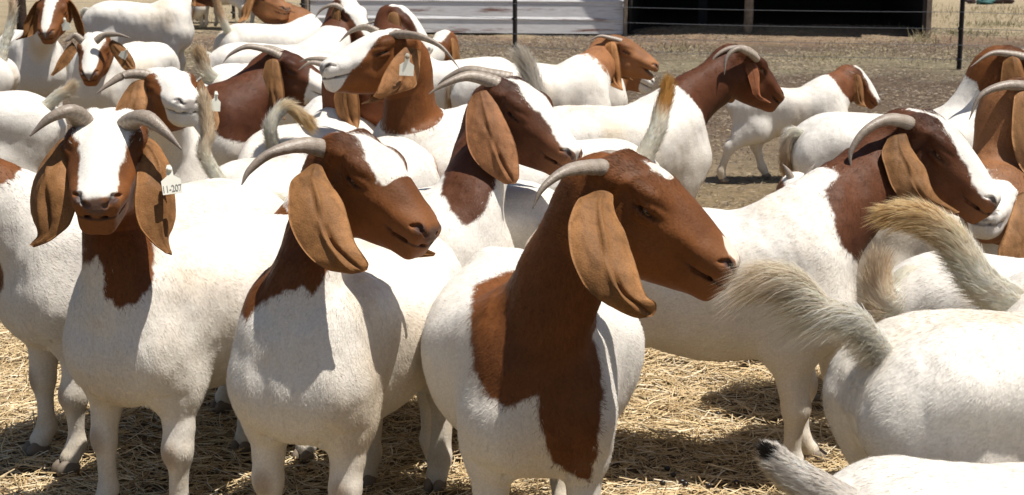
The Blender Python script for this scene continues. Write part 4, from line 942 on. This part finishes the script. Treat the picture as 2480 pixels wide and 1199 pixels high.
goat('young goat walking alone on the open ground, brown head with white nose',
     (1990, 432, 4), (EYE_R, 2091, 206, 432, -12, 46), hs=.70, k=.74, belly=.84, lod=2, strand=34000, seed=22, neck_brown=.78, neck_fat=1.0, blaze=([-.06, .02, .08, .2, .3], [10, 30, 48, 60, 66]), ear_len=.25, horns=[dict(p=[(2082, 188, 428), (2072, 180, 429), (2055, 172, 430)], r=.012), dict(p=[(2085, 180, 420), (2075, 172, 420), (2064, 168, 420)], r=.011)], brown=np.array([.19, .07, .028]),
     legs=dict(hr=[(-.31, -.085, .56), (-.30, -.118, .40), (-.50, -.10, .27), (-.56, -.098, .085), (-.55, -.098, .028)], hl=[(-.31, .085, .56), (-.16, .118, .415), (-.26, .10, .265), (-.20, .098, .085), (-.18, .098, .028)],
               fr=[(.25, -.10, .46), (.22, -.105, .375), (.20, -.10, .22), (.10, -.098, .10), (.08, -.098, .05)], fl=[(.25, .10, .46), (.26, .105, .375), (.33, .10, .215), (.38, .098, .075), (.40, .098, .028)]), tail=dict(p=[(1825, 225, 435), (1818, 235, 435), (1815, 250, 436)], hair=400, r=.02))
goat('white goat behind the side-view doe, pale neck rising to cropped brown head',
     (2325, 620, 8), (EYE_R, 2500, 178, 640, -8, 30), lod=2, strand=50000, seed=23, neck_brown=.32, horns=[dict(p=[(2490, 142, 630), (2450, 132, 632), (2400, 130, 638), (2350, 162, 645)], r=.021), dict(p=[(2500, 130, 610), (2440, 122, 610)], r=.02)])
goat('ginger-necked goat cropped by the right edge, thick horn curling over its long ear',
     (2400, 800, 18), (EYE_R, 2545, 275, 815, -6, 30), lod=2, strand=50000, seed=25, brown=GOLD*.8, neck_brown=1.0, neck_fat=.8,
     horns=[dict(p=[(2530, 222, 800), (2485, 210, 805), (2430, 208, 815), (2375, 232, 822), (2347, 290, 826)], r=.023)], ears=[dict(auto=-1, len=.26, col=(.33, .18, .09), out=.8)])
goat('kid showing only two short horns and white crown above the side-view doe',
     (1960, 740, -70), (NOSE, 1955, 562, 760, -88, 30), ears='none', hs=.70, k=.60, lod=1, strand=8000, seed=26, horn_len=.10, horn_curl=20, horn_splay=.8, blaze=([-.06, .3], [45, 45]), tail=dict(hair=200))
goat('young goat at the right edge lifting a white face, tan ear hanging',
     (2460, 800, -115), (EYE_L, 2462, 490, 850, -112, 2), hs=.82, k=.80, lod=2, strand=50000, seed=27, neck_brown=.8, blaze=([-.06, .05, .12, .2, .25, .30], [50, 56, 66, 110, 180, 180]), horns=None, ear_len=.27, brown=GOLD*.7,
     ears=[dict(lr=[(2464, 472, 2480, 466, 850, 850), (2452, 515, 2500, 510, 870, 860), (2438, 565, 2508, 565, 885, 870), (2422, 605, 2505, 615, 890, 875), (2430, 635, 2490, 640, 890, 880), (2450, 642, 2470, 644, 888, 885)], col=(.27, .145, .07)), dict(auto=-1)])
# ------------------------------------------------------------- rumps on the right
goat('goat at the right edge swishing a bushy cream tail with golden tip',
     ('rump', 2405, 1140, 6), (EYE_R, 3500, 400, 1130, 0, 30), lod=2, strand=90000, seed=28,
     tail=dict(p=[(2385, 690, 1150), (2345, 640, 1155), (2300, 575, 1160), (2230, 528, 1165), (2155, 515, 1170)], tip=(.55, .40, .20), t0=.4, t1=1.1, r=.038, hl=.055, hair=9000, flat=1.0, lift=.3, root=1))
goat('large white rump filling the lower right, long ragged tail blowing to the left',
     ('rump', 2085, 1300, 12), (EYE_R, 3400, 500, 1250, 0, 30), lod=3, strand=190000, seed=29, belly=1.12,
     tail=dict(p=[(2085, 790, 1320), (2010, 752, 1325), (1950, 700, 1330), (1890, 672, 1335)], tip=(.60, .50, .38), t0=.2, t1=1.3, r=.023, hl=.115, hair=8000, flat=.8, lift=.27, droop=.5))
goat('low white back in the bottom right corner with a stubby black-tipped tail',
     ('rump', 2000, 1500, 8), (EYE_R, 3200, 900, 1500, 0, 30), k=.80, hs=.85, lod=3, strand=120000, seed=30,
     tail=dict(p=[(1985, 1190, 1500), (1910, 1140, 1505), (1855, 1085, 1508)], tip=(.03, .025, .02), t0=1.03, t1=1.08, r=.040, hl=.022, hair=7000, base=(.82, .76, .69), flat=.9, lift=.2))
goat('shaded white goat between the dark-necked doe and the cream tail, pale tail standing up',
     ('rump', 2155, 985, -6), None, k=.90, lod=2, strand=60000, seed=31,
     tail=dict(p=[(2150, 740, 1020), (2125, 690, 1025), (2128, 625, 1028)], tip=(.55, .45, .33), r=.052, hl=.06, hair=3000, flat=.9))
goat('white goat at the left edge with knobbly knees, brown neck cut off',
     (160, 905, 222), (EYE_L, -250, 420, 960, 200, 30), lod=2, strand=90000, seed=32, neck_brown=.0, patches=[[(-200, 200), (-20, 330), (10, 360), (55, 402), (35, 432), (0, 445), (-200, 480)], [(-80, 620), (-5, 630), (10, 660), (8, 700), (-40, 720)]], tail=dict(hair=300))
goat('white goat at the left edge seen from its rump, short pale tail',
     ('rump', 130, 560, 180), (EYE_L, -380, 130, 560, 180, 30), lod=2, strand=40000, seed=33, tail=dict(p=[(140, 232, 562), (158, 222, 563), (172, 205, 564)], tip=(.6, .5, .38), r=.032, hl=.05))
goat('white goat in the top left corner with a ringed tan tail',
     ('rump', 25, 425, 184), (EYE_L, -300, 40, 420, 180, 30), lod=1, strand=12000, seed=34, tail=dict(p=[(25, 60, 425), (32, 25, 428), (30, -10, 430)], tip=(.6, .5, .38), r=.035))
goat('white rump behind the numbered-tag doe with a thick sandy tail standing straight up',
     ('rump', 510, 800, 40), None, lod=2, strand=60000, seed=35,
     tail=dict(p=[(498, 380, 800), (502, 330, 802), (498, 280, 804), (492, 232, 806)], tip=(.50, .42, .31), t0=.1, t1=.8, r=.022, hl=.045, hair=4500, flat=.9, lift=.25))
goat('white rump in the middle left whose wispy tail curls over with a golden tip',
     ('rump', 650, 692, 72), None, lod=2, strand=50000, seed=36,
     tail=dict(p=[(655, 320, 690), (665, 285, 692), (688, 262, 694), (720, 275, 696), (742, 290, 697)], tip=(.50, .36, .17), t0=.5, t1=.95, r=.023, hl=.055, hair=4500, flat=.9))
goat('red-brown goat squeezed behind the chin of the billy, two small horns showing',
     (850, 610, -80), (EYE_R, 882, 212, 640, -20, 34), lod=2, strand=24000, seed=8, neck_brown=1.1, brown=RED, ears=[dict(auto=-1, len=.22)],
     horns=[dict(p=[(810, 168, 628), (785, 158, 630), (752, 152, 634), (722, 170, 638)], r=.018), dict(p=[(810, 155, 605), (785, 145, 605), (750, 143, 604), (725, 150, 604)], r=.017)])
goat('white goat far behind the dark doe, tan bushy tail and one horn tip visible',
     ('rump', 503, 480, 50), None, lod=1, strand=10000, seed=38, tail=dict(p=[(500, 175, 480), (492, 150, 482), (480, 122, 484)], tip=(.42, .32, .2), r=.045, hl=.06))
goat('white goat in shadow between the folded-ear doe and the horn of the nearest doe',
     ('rump', 1400, 850, 186), None, lod=2, strand=60000, seed=40, belly=1.1, tail=dict(p=[(1400, 470, 860), (1385, 520, 862)], hair=800))
for i, (px, s_, hd, lb) in enumerate([(478, 178, 95, 'far goat beyond the fence, leftmost of three, legs white'), (515, 182, 150, 'far goat beyond the fence with brown patches, bending beside its neighbours'), (575, 172, 20, 'far pale goat beyond the fence nearest the black post')]):
    c_ = W(px+[5, -10, 12][i], -20 if i != 1 else 40, s_)
    goat(lb, (px, s_, hd), (EYE_R, px+[4, -38, 45][i], [-40, 20, -30][i], s_, hd, 30), lod=0, strand=0, seed=60+i, neck_brown=.7, tail=dict(hair=0))
